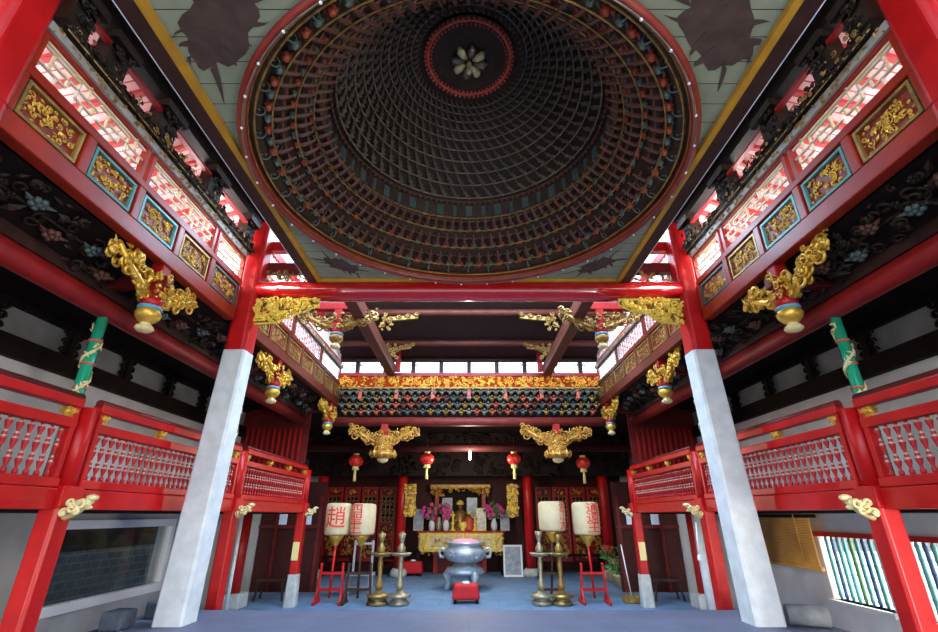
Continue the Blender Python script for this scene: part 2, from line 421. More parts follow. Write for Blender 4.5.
# ochre border and dark fascia with a pale line
mb=MB()
for s in(-1,1):
    mb.bb((CX+s*(HS-.07),CY-HS,RZ-.03),(CX+s*HS,CY+HS,RZ+.03)); mb.bb((CX-HS+.07,CY+s*(HS-.07),RZ-.029),(CX+HS-.07,CY+s*HS,RZ+.03))
mb.build('border_strip','ochre',t)
mb=MB(); wl=MB()
for s in(-1,1):
    mb.bb((CX+s*HS,CY-HS,RZ-.04),(CX+s*(HS+.14),CY+HS,RZ+.10)); wl.bb((CX+s*(HS+.14),CY-HS,RZ-.035),(CX+s*(HS+.155),CY+HS,RZ+.005))
mb.build('fascia','wood_brown',t); wl.build('edge_line','white_paint',t)
# painted creatures in the corners
def creature(sx,sy,seed,scale=1):
    rd=random.Random(seed); cx,cy=CX+sx*1.92,CY+sy*1.92+(.14 if sy<0 else 0)
    mb=MB(); fr=frame((0,0,RZ+.02),(1,0,0),(0,1,0),(0,0,-1))
    dx,dy=sx/1.4142,-sy/1.4142                      # along the free strip
    nx,ny=-sx/1.4142,-sy/1.4142                     # towards the ring
    def fix(x,y):
        x=max(CX-HS+.10,min(CX+HS-.10,x)); y=max(CY-HS+.10,min(CY+HS-.10,y))
        q=math.hypot(x-CX,y-CY)
        if q<2.44: x,y=CX+(x-CX)*2.44/q,CY+(y-CY)*2.44/q
        return x,y
    def P(a,b): return fix(cx+(dx*a+nx*b)*scale,cy+(dy*a+ny*b)*scale)
    # body
    pts=[]
    for k in range(36):
        th=2*PI*k/36; q=1+.10*math.sin(5*th+seed)+.07*math.sin(9*th)
        pts.append(P(.40*q*math.cos(th),-.06+.20*q*math.sin(th)))
    mb.prism(pts,fr,.004)
    # curved plumes
    for k in range(11):
        a0=-.42+.084*k; up=1 if k%2 else -1; L=rd.uniform(.18,.34); bend=rd.uniform(-.16,.16)+.12*(1 if a0>0 else -1); w=rd.uniform(.035,.06)
        up_=up*.9
        l=[];r=[]
        for j in range(7):
            q=j/6; a=a0+bend*q*q+(.25*q if abs(a0)>.3 else 0)*(1 if a0>0 else -1); b_=-.06+up_*(.08+L*.75*q); ww=w*(1-q)**.7
            l.append(P(a-ww,b_)); r.append(P(a+ww,b_))
        mb.prism(l+r[::-1],(fr[0]+fr[3]*.0006*(k+1),)+fr[1:],.004)
    mb.build('painted_creature','painted_dark',t)
for sx in(-1,1):
    creature(sx,1,3+sx,.72); creature(sx,-1,9+sx,1.12)
# red ring moulding with a thin wire of light
mb=MB(); mb.lathe([(R0+.04,-.01),(R0+.055,-.04),(R0+.02,-.07),(R0-.015,-.06),(R0-.03,-.02),(R0-.03,.10),(R0+.04,.10)],(CX,CY,RZ),112,cap=False); mb.build('ring_moulding','ring_red',t)
mb=MB(); mb.ring(R0-.085,RZ+.035,.014,112,6,(CX,CY)); mb.ring(R0-.035,RZ-.005,.008,112,5,(CX,CY)); mb.build('ring_bead','gold_old',t)
tl=thing('string_lights','thin wire with small white bulbs running round the red ring of the dome','string lights',(CX,CY,RZ-.09))
MB().ring(R0,RZ-.088,.007,112,5,(CX,CY)).build('wire','dome_line',tl)
bulb=None
for k in range(36):
    th=2*PI*(k+.3)/36
    if bulb is None: bulb=MB().ball((0,0,0),.014,8,5).build('bulb','white_paint',tl,world=False); o=bulb
    else: o=bulb.copy(); C.objects.link(o)
    o.location=(R0*math.cos(th),R0*math.sin(th),-.01)
# shell behind everything
prof=[(R0-.02,.10),(2.24,.12),(2.20,.26),(2.04,.30),(1.99,.47),(1.86,.52),(1.80,.68),(1.72,.72),(1.70,.95)]
for i in range(13):
    q=i/12; r=1.70-1.14*q; z=.95+1.11*math.sin(q*PI/2)**.92 if q>0 else .95
    prof.append((r,z))
prof.append((.02,2.08))
mb=MB(); mb.lathe(prof,(CX,CY,RZ),96,cap=False); mb.build('dome_shell','dome_wood',t)
def radial(mbf,k,N,r,z,ph=0): pass
# outer scroll brackets
N=44
def local_frame(): return frame((0,0,0),(1,0,0),(0,0,1),(0,-1,0))
sb=MB(); fr=local_frame()
sb.scroll(fr,-.01,.0,.085,2.6,1.3,.008,-1,20,5); sb.scroll(fr,.09,.15,.070,-1.2,1.25,.007,1,18,5)
proto=None
for k in range(N):
    th=2*PI*k/N
    if proto is None: proto=sb.build('scroll_bracket','dome_teal',t,world=False); o=proto
    else: o=proto.copy(); C.objects.link(o)
    o.location=(2.24*math.cos(th),2.24*math.sin(th),.10); o.rotation_euler=(0,0,th+PI)
# three tiers of little bracket arms
tiers=[(2.14,.13,84),(1.94,.33,84),(1.78,.53,84)]
def arm_mesh(sc=1):
    a=MB(); a.tube([(-.02,0,.02),(.05,.0,.035),(.12,0,.075),(.17,0,.12)],[.016,.024,.02,.014],5)
    a.tube([(.10,-.065,.11),(.11,0,.075),(.10,.065,.11)],[.010,.017,.010],5); a.tube([(.0,-.05,.06),(.02,0,.03),(.0,.05,.06)],[.008,.014,.008],5); return a
def cup_mesh(sc=1):
    a=MB(); a.lathe([(.012*sc,-.05*sc),(.032*sc,-.03*sc),(.046*sc,.012*sc),(.03*sc,.02*sc)],(-.02*sc,0,.03*sc),6)
    for k in range(3): a.leaf(frame((-.03*sc,0,.01*sc),(0,1,0),(0,0,1),(-1,0,0)),.045*sc*math.sin(k*2.1-2.1),.02*sc*k%2,.09*sc,.045*sc,1.57+(k-1)*.8,.03*sc)
    return a
protos={}
rest_r,rest_t,rest_w=MB(),MB(),MB()
def put(mbdst,src,x,y,z,th):
    c,q=math.cos(th),math.sin(th)
    mbdst.add([(CX+x+p[0]*c-p[1]*q,CY+y+p[0]*q+p[1]*c,RZ+z+p[2]) for p in src.v],src.f)
for ti,(r,z,nn) in enumerate(tiers):
    for k in range(nn):
        th=2*PI*(k+.5*(ti%2))/nn; col=('dome_flower','dome_teal')[k%2]
        x,y=r*math.cos(th),r*math.sin(th)
        if ti==0:
            if col not in protos:
                protos[col]=cup_mesh(1.05).build('bracket_flower',col,t,world=False); o=protos[col]
            else: o=protos[col].copy(); C.objects.link(o)
            o.location=(x,y,z); o.rotation_euler=(0,0,th+PI)
        else: put((rest_r,rest_t)[(k+ti)%2] if ti==1 else (rest_w if k%3 else rest_r),cup_mesh(.92-.1*ti),x,y,z,th+PI)
        put(rest_w if False else rest_arm,arm_mesh(1),x,y,z,th+PI) if 'rest_arm' in globals() else globals().__setitem__('rest_arm',MB())
for mbx,nm,cl in((rest_r,'inner_bracket_flowers','dome_flower'),(rest_t,'inner_bracket_flowers','dome_teal'),(rest_w,'inner_bracket_flowers','dome_line'),(rest_arm,'bracket_arms','dome_bracket')):
    o=mbx.build(nm,cl,t); o['kind']='stuff'
mb=MB()
for r,z in((2.12,.115),(1.925,.315),(1.765,.515)): mb.ring(r,RZ+z,.009,112,5,(CX,CY))
mb.ring(1.72,RZ+.715,.016,112,6,(CX,CY))
mb.build('tier_line','gold_old',t)
# drum strips and fringe
mb=MB()
for k in range(48):
    th=2*PI*k/48; r=1.70
    mb.box((CX+r*math.cos(th),CY+r*math.sin(th),RZ+.83),(.03,.05 if k%2 else .10,.18),rz=th)
mb.build('drum_panels','teal_dull',t)
mb=MB()
for k in range(120):
    th=2*PI*k/120; r=1.63
    mb.ball((CX+r*math.cos(th),CY+r*math.sin(th),RZ+.93),.018,6,4,(1,1,1.5))
mb.ring(1.645,RZ+.965,.014,112,6,(CX,CY)); mb.build('fringe','dome_bracket',t)
# nine spiralling bracket rings
NR=10
def prof_at(q): return 1.58-(1.58-.66)*q, .99+.99*math.sin(q*PI/2)**.95
for i in range(NR):
    q0,q1=i/NR,(i+1)/NR
    r0,z0=prof_at(q0); r1,z1=prof_at(q1)
    ln2=MB(); ln2.ring(r0,RZ+z0,.010,96,5,(CX,CY))
    mb=MB(); nn=56
    for k in range(nn):
        th=2*PI*k/nn+i*.06; dth=.085
        pts=[]
        for j in range(5):
            w=j/4; rr=r0+(r1-r0)*w-.012*math.sin(w*PI); zz=z0+(z1-z0)*w-.03*math.sin(w*PI)
            pts.append((CX+rr*math.cos(th+dth*w),CY+rr*math.sin(th+dth*w),RZ+zz))
        sc=r0/1.58
        mb.tube(pts,[.010*sc+.003,.022*sc,.020*sc,.014*sc,.006],5)
        ln2.ball(pts[0],.014*sc+.003,6,4); mb.ball(pts[2],.030*sc+.004,6,4,(1,1,.7)); mb.leaf(frame(pts[1],(math.cos(th),math.sin(th),0),(-math.sin(th),math.cos(th),0),(0,0,-1)),0,0,.10*sc+.01,.05*sc,1.1,.03)
    mb.build('spiral_brackets','dome_arm',t); ln2.build('ring_line','dome_line',t)
# centre medallion
o_m=MB().lathe([(.60,2.0),(.60,2.05),(.02,2.06)],(CX,CY,RZ),48).build('medallion','dome_wood',t)
mb=MB()
for k in range(56):
    th=2*PI*k/56
    for r,w in((.575,.03),(.50,.026)):
        mb.ball((CX+r*math.cos(th+(r<.55)*.05),CY+r*math.sin(th+(r<.55)*.05),RZ+1.995),w*.72,6,4,(1,1,1.3))
mb.ring(.54,RZ+2.0,.02,64,6,(CX,CY)); mb.ring(.44,RZ+2.01,.008,64,5,(CX,CY)); mb.build('fringe','flower_red',o_m)
for k in range(8):
    th=2*PI*k/8+.2; mb=MB()
    p=[(CX+r*math.cos(th),CY+r*math.sin(th),RZ+z) for r,z in((.06,1.96),(.12,1.945),(.19,1.95),(.235,1.99))]
    mb.tube(p,[.02,.045,.058,.02],8); mb.build('petal','pale_gold' if k%2 else 'dome_line',o_m)
MB().lathe([(.0,-.20),(.03,-.18),(.035,-.12),(.015,-.08),(.03,-.03),(.035,.0),(.02,.05)],(CX,CY,RZ+1.93),10).build('finial','pale_gold',o_m)

# ------------------------------------------------------------------ clerestory walls
XI=3.62   # inner face
def fretwork(W,H,kind):
    """list of 2D segments"""
    sg=[]
    if kind=='fret':
        n=max(1,round(W/.72)); w=W/n
        for i in range(n):
            x=i*w
            P=lambda a,b:(x+a*w,b*H)
            sg+=[(P(0,.80),P(.62,.80)),(P(.38,.56),P(1,.56)),(P(0,.30),P(.45,.30)),(P(.45,.30),P(.45,.56)),(P(.62,.80),P(.62,.30)),(P(.62,.30),P(.92,.30)),(P(.92,.30),P(.92,.56)),
                 (P(.18,.80),P(.18,.30)),(P(.18,.55),P(.38,.55)),(P(.78,.56),P(.78,1)),(P(.3,0),P(.3,.30)),(P(.75,0),P(.75,.30)),(P(0,.92),P(1,.92))]
    else:
        n=max(2,round(W/.15))
        for i in range(n+1): sg.append(((i*W/n,0),(i*W/n,H)))
        m=5
        for j in range(m+1): sg.append(((0,j*H/m),(W,j*H/m)))
        for i in range(n):
            for j in range(m):
                if (i+j)%2: sg.append(((i*W/n,j*H/m),((i+1)*W/n,(j+1)*H/m)))
    return sg
def clerestory(s,ys,wins,tag_bay,kind,frame_cols):
    y0,y1=ys[0],ys[-1]; rm='red_beam' if kind=='fret' else 'red_beam_shaded'
    t=thing('clerestory_beam','red %s panelled beam with gold carved panels on the %s side'%(tag_bay,SIDE[s]),'beam',(s*3.68,y0,E+2.78),'panelled clerestory beams')
    xa,xb=sorted((s*XI,s*3.76))
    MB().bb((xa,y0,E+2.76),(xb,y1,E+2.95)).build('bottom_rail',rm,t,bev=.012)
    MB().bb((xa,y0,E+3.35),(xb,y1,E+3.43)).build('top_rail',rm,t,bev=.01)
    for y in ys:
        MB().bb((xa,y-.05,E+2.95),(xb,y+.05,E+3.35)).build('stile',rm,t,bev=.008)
    for i,(p,q) in enumerate(zip(ys[:-1],ys[1:])):
        xp=sorted((s*(XI+.05),s*(XI+.08)))
        pan=MB().bb((xp[0],p+.05,E+2.95),(xp[1],q-.05,E+3.35)).build('carved_panel','panel_field',t)
        m=MB(); w_=.028
        a0,a1,b0,b1=p+.075,q-.075,E+2.975,E+3.325
        xm=sorted((s*(XI+.015),s*(XI+.052)))
        m.bb((xm[0],a0,b0),(xm[1],a1,b0+w_)); m.bb((xm[0],a0,b1-w_),(xm[1],a1,b1)); m.bb((xm[0],a0,b0+w_),(xm[1],a0+w_,b1-w_)); m.bb((xm[0],a1-w_,b0+w_),(xm[1],a1,b1-w_))
        m.build('moulding',frame_cols[i%len(frame_cols)],pan)
        W=a1-a0-.1
        fr=frame((s*(XI+.05),a0+.05,b0+.05),(0,1,0),(0,0,1),(-s,0,0))
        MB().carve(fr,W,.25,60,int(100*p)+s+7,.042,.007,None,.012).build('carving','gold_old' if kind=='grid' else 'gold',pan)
    # lattice windows
    for wi,(p,q) in enumerate(wins):
        lab='%s %s lattice window high on the %s side, %s'%('open fretwork' if kind=='fret' else 'closely latticed',('first','middle','last')[wi],SIDE[s],'by the dome' if tag_bay=='front' else 'beyond the cross beam')
        w=thing('lattice_window',lab,'window',(s*3.68,(p+q)/2,E+3.43),'clerestory lattice windows')
        fm=MB(); xm=sorted((s*3.645,s*3.715))
        fm.bb((xm[0],p,E+3.43),(xm[1],q,E+3.465)); fm.bb((xm[0],p,E+3.83),(xm[1],q,E+3.86)); fm.bb((xm[0],p,E+3.465),(xm[1],p+.05,E+3.83)); fm.bb((xm[0],q-.05,E+3.465),(xm[1],q,E+3.83))
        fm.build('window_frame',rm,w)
        lt=MB()
        for (a,b),(c,d) in fretwork(q-p-.1,.365,kind):
            lt.bar((s*3.68,p+.05+a,E+3.465+b),(s*3.68,p+.05+c,E+3.465+d),.026 if kind=='fret' else .014,.018 if kind=='fret' else .014)
        lt.build('lattice','lattice_gold' if kind=='fret' else 'lattice_white',w)
    # pale scrolled band
    b=MB().bb((min(s*3.61,s*3.72),y0,E+3.86),(max(s*3.61,s*3.72),y1,E+3.95)).build('scroll_band','pale_band',t)
    MB().carve(frame((s*3.61,y0,E+3.865),(0,1,0),(0,0,1),(-s,0,0)),y1-y0,.08,int(26*(y1-y0)),31,.035,.006,None,.004).build('scrolls','gold_old',b)
F1=['gold_old','teal','teal_frame','gold_old','teal_dull']
for s in(-1,1):
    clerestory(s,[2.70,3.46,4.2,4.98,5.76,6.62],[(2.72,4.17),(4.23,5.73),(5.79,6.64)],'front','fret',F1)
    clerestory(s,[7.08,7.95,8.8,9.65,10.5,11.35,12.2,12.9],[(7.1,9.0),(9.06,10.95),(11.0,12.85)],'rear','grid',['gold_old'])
# carved eave friezes over the front windows, bracket blocks and the slots above
for s in(-1,1):
    t=thing('carved_frieze','dark gilded openwork frieze above the front lattice windows on the %s side'%SIDE[s],'carving',(s*3.58,2.8,E+3.96),'dark eave friezes')
    MB().bb((min(s*3.60,s*3.72),2.78,E+3.95),(max(s*3.60,s*3.72),6.66,E+4.11)).build('backing','wood_dark',t)
    fr=frame((s*3.60,2.8,E+3.96),(0,1,0),(0,0,1),(-s,0,0))
    MB().carve(fr,3.85,.17,170,50+s,.05,.010,None,.05).tube([fr[0]+V(0,0,.08),fr[0]+V(0,3.85,.08)],.012,6).build('openwork','carve_dark',t)
    MB().carve((fr[0]+fr[3]*.04,)+fr[1:],3.85,.17,55,60+s,.04,.008,None,.04).tube([fr[0]+fr[3]*.035+V(0,0,.015),fr[0]+fr[3]*.035+V(0,3.85,.015)],.008,6).build('gilding','gold_old',t)
    eb=thing('eave_beam','dark roof plate with small red rail running above the carved frieze on the %s side'%SIDE[s],'beam',(s*3.66,2.8,E+4.28),'upper roof plates')
    xa,xb=sorted((s*3.60,s*3.76))
    MB().bb((xa,.5,E+4.56),(xb,7.05,E+4.70)).build('plate','wood_dark',eb)
    MB().bb((min(s*3.60,s*3.66),2.78,E+4.36),(max(s*3.60,s*3.66),6.66,E+4.395)).build('rail','red_old',eb)
    for j,y in enumerate((2.9,3.36,4.23,5.36,6.48)):
        w_=(.22,.26,.30,.32,.24)[j]
        b_=MB(); b_.bb((xa,y-w_/2,E+4.11),(xb,y+w_/2,E+4.57)); b_.bb((min(s*3.52,s*3.60),y-w_/2-.05,E+4.42),(max(s*3.52,s*3.60),y+w_/2+.05,E+4.52)); b_.carve(frame((s*3.60,y-w_/2,E+4.13),(0,1,0),(0,0,1),(-s,0,0)),w_,.28,14,j+s,.06,.012,None,.05)
        b_.build('bracket_block','carve_dark',eb)
    # soffit purlins of the stage roof
    for j,(x,z) in enumerate(((3.3,4.84),(2.9,5.08))):
        tag(MB().tube([(s*x,.5,E+z-.06),(s*x,7.0,E+z-.06)],.07,10).build('roof_purlin','wood_brown'),'dark round purlin under the stage roof, %s from the %s side'%(('first','second')[j],SIDE[s]),'beam')
    # short red ties between column top and dome
    for j,z in enumerate((4.28,3.86)):
        tag(MB().bb((min(s*2.62,s*3.52),6.92,E+z-.09),(max(s*2.62,s*3.52),7.06,E+z+.09)).build('tie_rail',('red','dark_red')[j],bev=.01),'%s short red tie from the %s column head towards the dome edge'%(('upper','lower')[j],SIDE[s]),'beam')
    o=MB(); fr=frame((s*2.62,6.98,E+3.56),(s,0,0),(0,0,1),(0,-1,0)); o.carve(fr,.85,.22,26,70+s,.08,.014,None,.06)
    tag(o.build('carved_crest','gold_old'),'small gilded crest lying on the cross beam next to the %s column'%SIDE[s],'carving')

# ------------------------------------------------------------------ galleries
XG=4.1; PY=[5.0,8.7,12.4]
def post(s,i):
    y=PY[i]
    lab=['nearest red gallery post','middle red gallery post just behind the tall column','farthest red gallery post, on a grey stone base'][i]+' on the %s side'%SIDE[s]
    t=thing('gallery_post',lab,'post',(s*XG,y,0),'gallery posts')
    zb=.66 if i==2 else 0
    w=.105
    def sqp(z0,z1,w0,w1):
        mb=MB(); vs=[]
        for z,q in((z0,w0),(z1,w1)):
            c=q*.25
            for a,b in((-q+c,-q),(q-c,-q),(q,-q+c),(q,q-c),(q-c,q),(-q+c,q),(-q,q-c),(-q,-q+c)): vs.append((s*XG+a,y+b,z))
        return mb.add(vs,[list(range(8))[::-1],list(range(8,16))]+[[k,(k+1)%8,8+(k+1)%8,8+k] for k in range(8)])
    sqp(zb,E+.08,w,w).build('lower_shaft','red',t,bev=.008)
    if zb: sqp(0,zb,.135,.115).build('stone_base','stone_old',t)
    MB().tube([(s*XG,y,E+.25),(s*XG,y,E+1.05)],.10,16).build('upper_shaft','red',t)
    MB().bb((s*XG-.13,y-.13,E+.06),(s*XG+.13,y+.13,E+.27)).build('capital_block','red',t,bev=.02)
    # carved corbel towards the court
    fr=frame((s*(XG-.10),y-.05,E-.02),(-s,0,0),(0,0,1),(0,-1,0))
    c=MB(); x0=s*(XG-.10)
    for k,(a,b,R) in enumerate(((.05,.04,.045),(.12,.08,.045),(.20,.13,.055),(.17,.05,.04),(.09,.13,.04))):
        c.scroll(fr,a,b,R,k*1.3,1.2,.017,(-1)**k,14,6,.02)
    c.tube([(x0,y,E-.02),(x0-s*.11,y,E+.04),(x0-s*.22,y,E+.14)],[.04,.045,.04],8); c.ball((x0-s*.23,y,E+.16),.055,8,6,(1.2,.8,.6)); c.ball((x0-s*.20,y,E+.07),.04,8,6,(1.3,1,.6))
    c.build('carved_corbel','pale_gold',t)
    if i==2: 
        pass
for s in(-1,1):
    for i in range(3): post(s,i)
    # long floor beams
    for j,(p,q) in enumerate(((1.3,5.0),(5.0,8.7),(8.7,12.4))):
        tag(MB().bb((s*XG-.07,p+.13,E+.05),(s*XG+.07,q-.13,E+.245)).build('floor_beam','red',bev=.012),'%s red beam carrying the gallery floor on the %s side'%(('nearest','middle','farthest')[j],SIDE[s]),'beam','gallery floor beams')
def railing():
    L=3.44
    t=thing('gallery_railing','red gallery railing','railing',(0,0,0),'red baluster railings')
    def rail(nm,z0,z1,w,m='red',b=.012): return MB().bb((-w/2,-L/2,z0),(w/2,L/2,z1)).build(nm,m,t,b,world=False)
    rail('bottom_rail',.25,.34,.12); rail('middle_rail',.82,.92,.10); rail('top_rail',1.03,1.12,.12)
    mb=MB(); mb.tube([(0,-L/2,1.135),(0,L/2,1.135)],.045,10); mb.build('handrail_cap','dark_red',t,world=False)
    for s2 in(-1,1): MB().bb((-.045,s2*(L/2-.04)-.03,.34),(.045,s2*(L/2-.04)+.03,1.03)).build('end_stile','red',t,.008,world=False)
    n=29; bp=None; cp=None
    for k in range(n):
        y=-L/2+.12+(L-.24)*k/(n-1)
        if bp is None:
            pr=[(.012,.34),(.028,.35),(.028,.38),(.014,.39),(.016,.41),(.034,.46),(.036,.475),(.014,.485),(.024,.50),(.024,.52),(.012,.53),(.014,.55),(.032,.62),(.036,.635),(.014,.645),(.024,.66),(.024,.68),(.012,.69),(.016,.71),(.034,.765),(.036,.78),(.014,.79),(.020,.82)]
            bp=MB().lathe([(r*.84,z) for r,z in pr],(0,0,0),8).build('baluster','baluster_paint',t,world=False); o=bp
        else: o=bp.copy(); C.objects.link(o)
        o.location=(0,y,0)
    for k in range(4):
        y=(-1.62,-.54,.54,1.62)[k]
        g=MB()
        for fx in(-.03,.03):
            fr=frame((fx,y,.92),(0,1,0),(0,0,1),(1 if fx>0 else -1,0,0))
            g.leaf(fr,-.04,.06,.10,.05,.6,.02); g.leaf(fr,.04,.06,.10,.05,PI-.6,.02); g.blossom(fr,0,.06,.03,.015)
            g.scroll(fr,-.05,.08,.025,0,1.1,.008,1,9,5); g.scroll(fr,.05,.08,.025,PI,1.1,.008,-1,9,5)
        g.box((0,y,.975),(.05,.06,.10)); g.build('gold_ornament','gold',t,world=False)
    return t
rp=railing(); first=True
RL={(-1,0):'nearest red baluster railing, cut by the left edge',(-1,1):'red baluster railing left of the tall left column',(-1,2):'farthest red baluster railing on the left, near the back hall',
    (1,0):'nearest red baluster railing, cut by the right edge',(1,1):'red baluster railing right of the tall right column',(1,2):'farthest red baluster railing on the right, near the back hall'}
for s in(-1,1):
    for i,yc in enumerate((3.15,6.85,10.55)):
        if first: o=rp; first=False
        else: o=copy_tree(rp)
        o.location=(s*XG,yc,E); o['label']=RL[(s,i)]
# green dragon columns on the gallery
def dragon(loc,label):
    t=thing('dragon_column',label,'column',loc,'green gallery columns')
    MB().lathe([(.064,0),(.064,.9),(.06,1.98)],(0,0,0),16).build('shaft','green_glaze',t,world=False)
    for z in(1.12,1.40,1.68): MB().lathe([(.062,-.014),(.071,-.010),(.071,.010),(.062,.014)],(0,0,z),16).build('ring','flower_red',t,world=False)
    d=MB(); pts=[];rs=[]
    for k in range(60):
        q=k/59; th=q*2*PI*2.6; z=.75+1.1*q; pts.append((.068*math.cos(th),.068*math.sin(th),z)); rs.append(.007+.008*math.sin(q*PI))
    d.tube(pts,rs,6)
    rd=random.Random(4)
    for k in range(60):
        p=pts[k]; fr=frame(p,(-p[1]*14,p[0]*14,0),(0,0,1),(p[0]*14,p[1]*14,0)); d.leaf(fr,rd.uniform(-.03,.03),rd.uniform(-.05,.05),.075,.03,rd.uniform(0,6),.012)
    d.build('coiled_dragon','pale_gold',t,world=False); return t
dl={(-1,0):'green column with gold dragon above the near left railing',(-1,1):'green dragon column peeping out behind the left tall column',(1,0):'green column with gold dragon above the near right railing',(1,1):'green dragon column peeping out behind the right tall column'}
dp=None
for s in(-1,1):
    for i,y in enumerate((5.15,8.85)):
        lo=(s*4.40,y,E+.2)
        if dp is None: dp=dragon(lo,dl[(s,i)])
        else: copy_tree(dp,lo,None,dl[(s,i)])
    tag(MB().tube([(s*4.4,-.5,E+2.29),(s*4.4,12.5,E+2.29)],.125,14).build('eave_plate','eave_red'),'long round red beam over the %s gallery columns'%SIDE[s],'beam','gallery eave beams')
    tag(MB().bb((min(s*4.33,s*4.47),-.5,E+2.41),(max(s*4.33,s*4.47),12.5,E+2.56)).build('eave_board','wood_brown'),'dark board lying along the top of the %s gallery beam'%SIDE[s],'board','gallery eave boards')
    # painted frieze between eave beam and clerestory
    t=thing('painted_frieze','dark carved frieze with faded red and blue blossoms above the %s gallery beam'%SIDE[s],'carving',(s*4.1,6,E+2.6),'gallery friezes')
    ex=Vector((0,1,0)); ey=Vector((-s*.60,0,.30)).normalized(); en=Vector((-s*ey.z,0,-abs(ey.x)))
    O=V(s*4.34,.5,E+2.52)
    MB().prism([(0,0),(12.0,0),(12.0,.58),(0,.58)],(O-en*.04,ex,ey,en),.03).build('backing','wood_dark',t)
    MB().carve((O,ex,ey,en),12.0,.54,330,80+s,.11,.018,None,.05).tube([O+ey*.28,O+ey*.28+ex*12],.016,6).build('carving','carve_dark',t)
    rd=random.Random(90+s); bp={}
    for k in range(30):
        c=('dome_bracket','teal_dull')[k%2]
        if c not in bp: bm_=MB(); bm_.blossom((V(0,0,0),ex,ey,en),0,0,.08,.03); bm_.leaf((V(0,0,0),ex,ey,en),.1,.02,.14,.06,.4,.03); bm_.leaf((V(0,0,0),ex,ey,en),-.1,.0,.14,.06,2.8,.03); bp[c]=bm_.build('blossom',c,t,world=False); o=bp[c]
        else: o=bp[c].copy(); C.objects.link(o)
        o.location=O+ex*(.3+.39*k)+ey*rd.uniform(.1,.42)+en*.05-t.location
    # cross ties from the post to the pendant
    for i,y in enumerate(PY):
        tag(MB().bb((min(s*3.60,s*4.42),y-.06,E+2.50),(max(s*3.60,s*4.42),y+.06,E+2.64)).build('tie_rail','dark_red',bev=.01),'%s dark red tie carrying a pendant on the %s side'%(('nearest','middle','farthest')[i],SIDE[s]),'beam')
# gold lotus pendants
def pendant(axis,big=False,gm='gold'):
    """hanging lotus post; wings along local y"""
    t=thing('lotus_pendant','gold lotus pendant','pendant',(0,0,0),'gold hanging pendants')
    if big:
        m_=MB(); m_.lathe([(.0,-.04),(.10,0),(.13,.05),(.08,.08)],(0,0,0),16); m_.build('foot','pale_gold',t,world=False)
        m_=MB(); m_.lathe([(.10,.07),(.26,.12),(.30,.17),(.22,.21),(.17,.26),(.18,.40),(.16,.52),(.12,.58)],(0,0,0),18)
        for k in range(10):
            a=2*PI*k/10; m_.leaf(frame((.25*math.cos(a),.25*math.sin(a),.17),(-math.sin(a),math.cos(a),0),(0,0,1),(math.cos(a),math.sin(a),0)),0,0,.20,.13,1.57,.06)
            for z in(.30,.40,.50): m_.blossom(frame((.165*math.cos(a+z),.165*math.sin(a+z),z),(-math.sin(a+z),math.cos(a+z),0),(0,0,1),(math.cos(a+z),math.sin(a+z),0)),0,0,.055,.03)
        m_.build('carved_body',gm,t,world=False)
    else: pass
    if not big: MB().lathe([(.0,-.02),(.075,0),(.10,.03),(.085,.06),(.055,.08),(.06,.095)],(0,0,0),16).build('foot','pale_gold',t,world=False)
    if not big: MB().lathe([(.05,.09),(.09,.12),(.125,.165),(.14,.21),(.115,.25),(.11,.26)],(0,0,0),20).build('lotus_bowl',gm,t,world=False)
    if not big: MB().lathe([(.11,.255),(.13,.27),(.125,.30),(.10,.31)],(0,0,0),20).build('blue_collar','blue_band',t,world=False)
    if not big: MB().lathe([(.10,.305),(.115,.32),(.12,.38),(.09,.41)],(0,0,0),20).build('red_collar','red',t,world=False)
    MB().box((0,0,.62),(.15,.15,.46)).build('stem','red_old',t,.01,world=False)
    a=MB()
    for q in(-1,1):
        for fx in(-1,1):
            a.carve(frame((fx*.08,-.10,.38),(0,1,0),(0,0,1),(fx,0,0)),.2,.36,7,5+q+fx,.06,.015,None,.03)
            a.carve(frame((-.10,fx*.08,.38),(1,0,0),(0,0,1),(0,fx,0)),.2,.36,7,8+q+fx,.06,.015,None,.03)
    a.build('carving',gm,t,world=False)
    for q in(-1,1):
        w=MB()
        fr=frame((0,q*.07,.36),(0,q,0),(0,0,1),(1,0,0)); 
        ok=lambda a_,b_: .50*a_-.05<b_<.50*a_+.45
        w.tube([(0,q*.08,.42),(0,q*.25,.47),(0,q*.47,.58),(0,q*.70,.74)],[.045,.05,.045,.03],7)
        w.carve((fr[0]-V(.04,0,0),)+fr[1:],.72,.55,38,20+q,.095,.019,ok,.08)
        w.carve((fr[0]+V(.04,0,0),fr[1],fr[2],V(-1,0,0)),.72,.55,26,30+q,.09,.019,ok,.08)
        w.build('carved_wing',gm,t,world=False)
    return t
pp=pendant(0); first=True
for s in(-1,1):
    for i,y in enumerate(PY):
        lab='%s gold lotus pendant with carved wings under the %s clerestory'%(('nearest','middle','farthest')[i],SIDE[s])
        lo=(s*3.72,y-.05,E+1.93)
        if first: pp.location=lo; pp['label']=lab; first=False
        else: copy_tree(pp,lo,0 if s<0 else PI,lab)
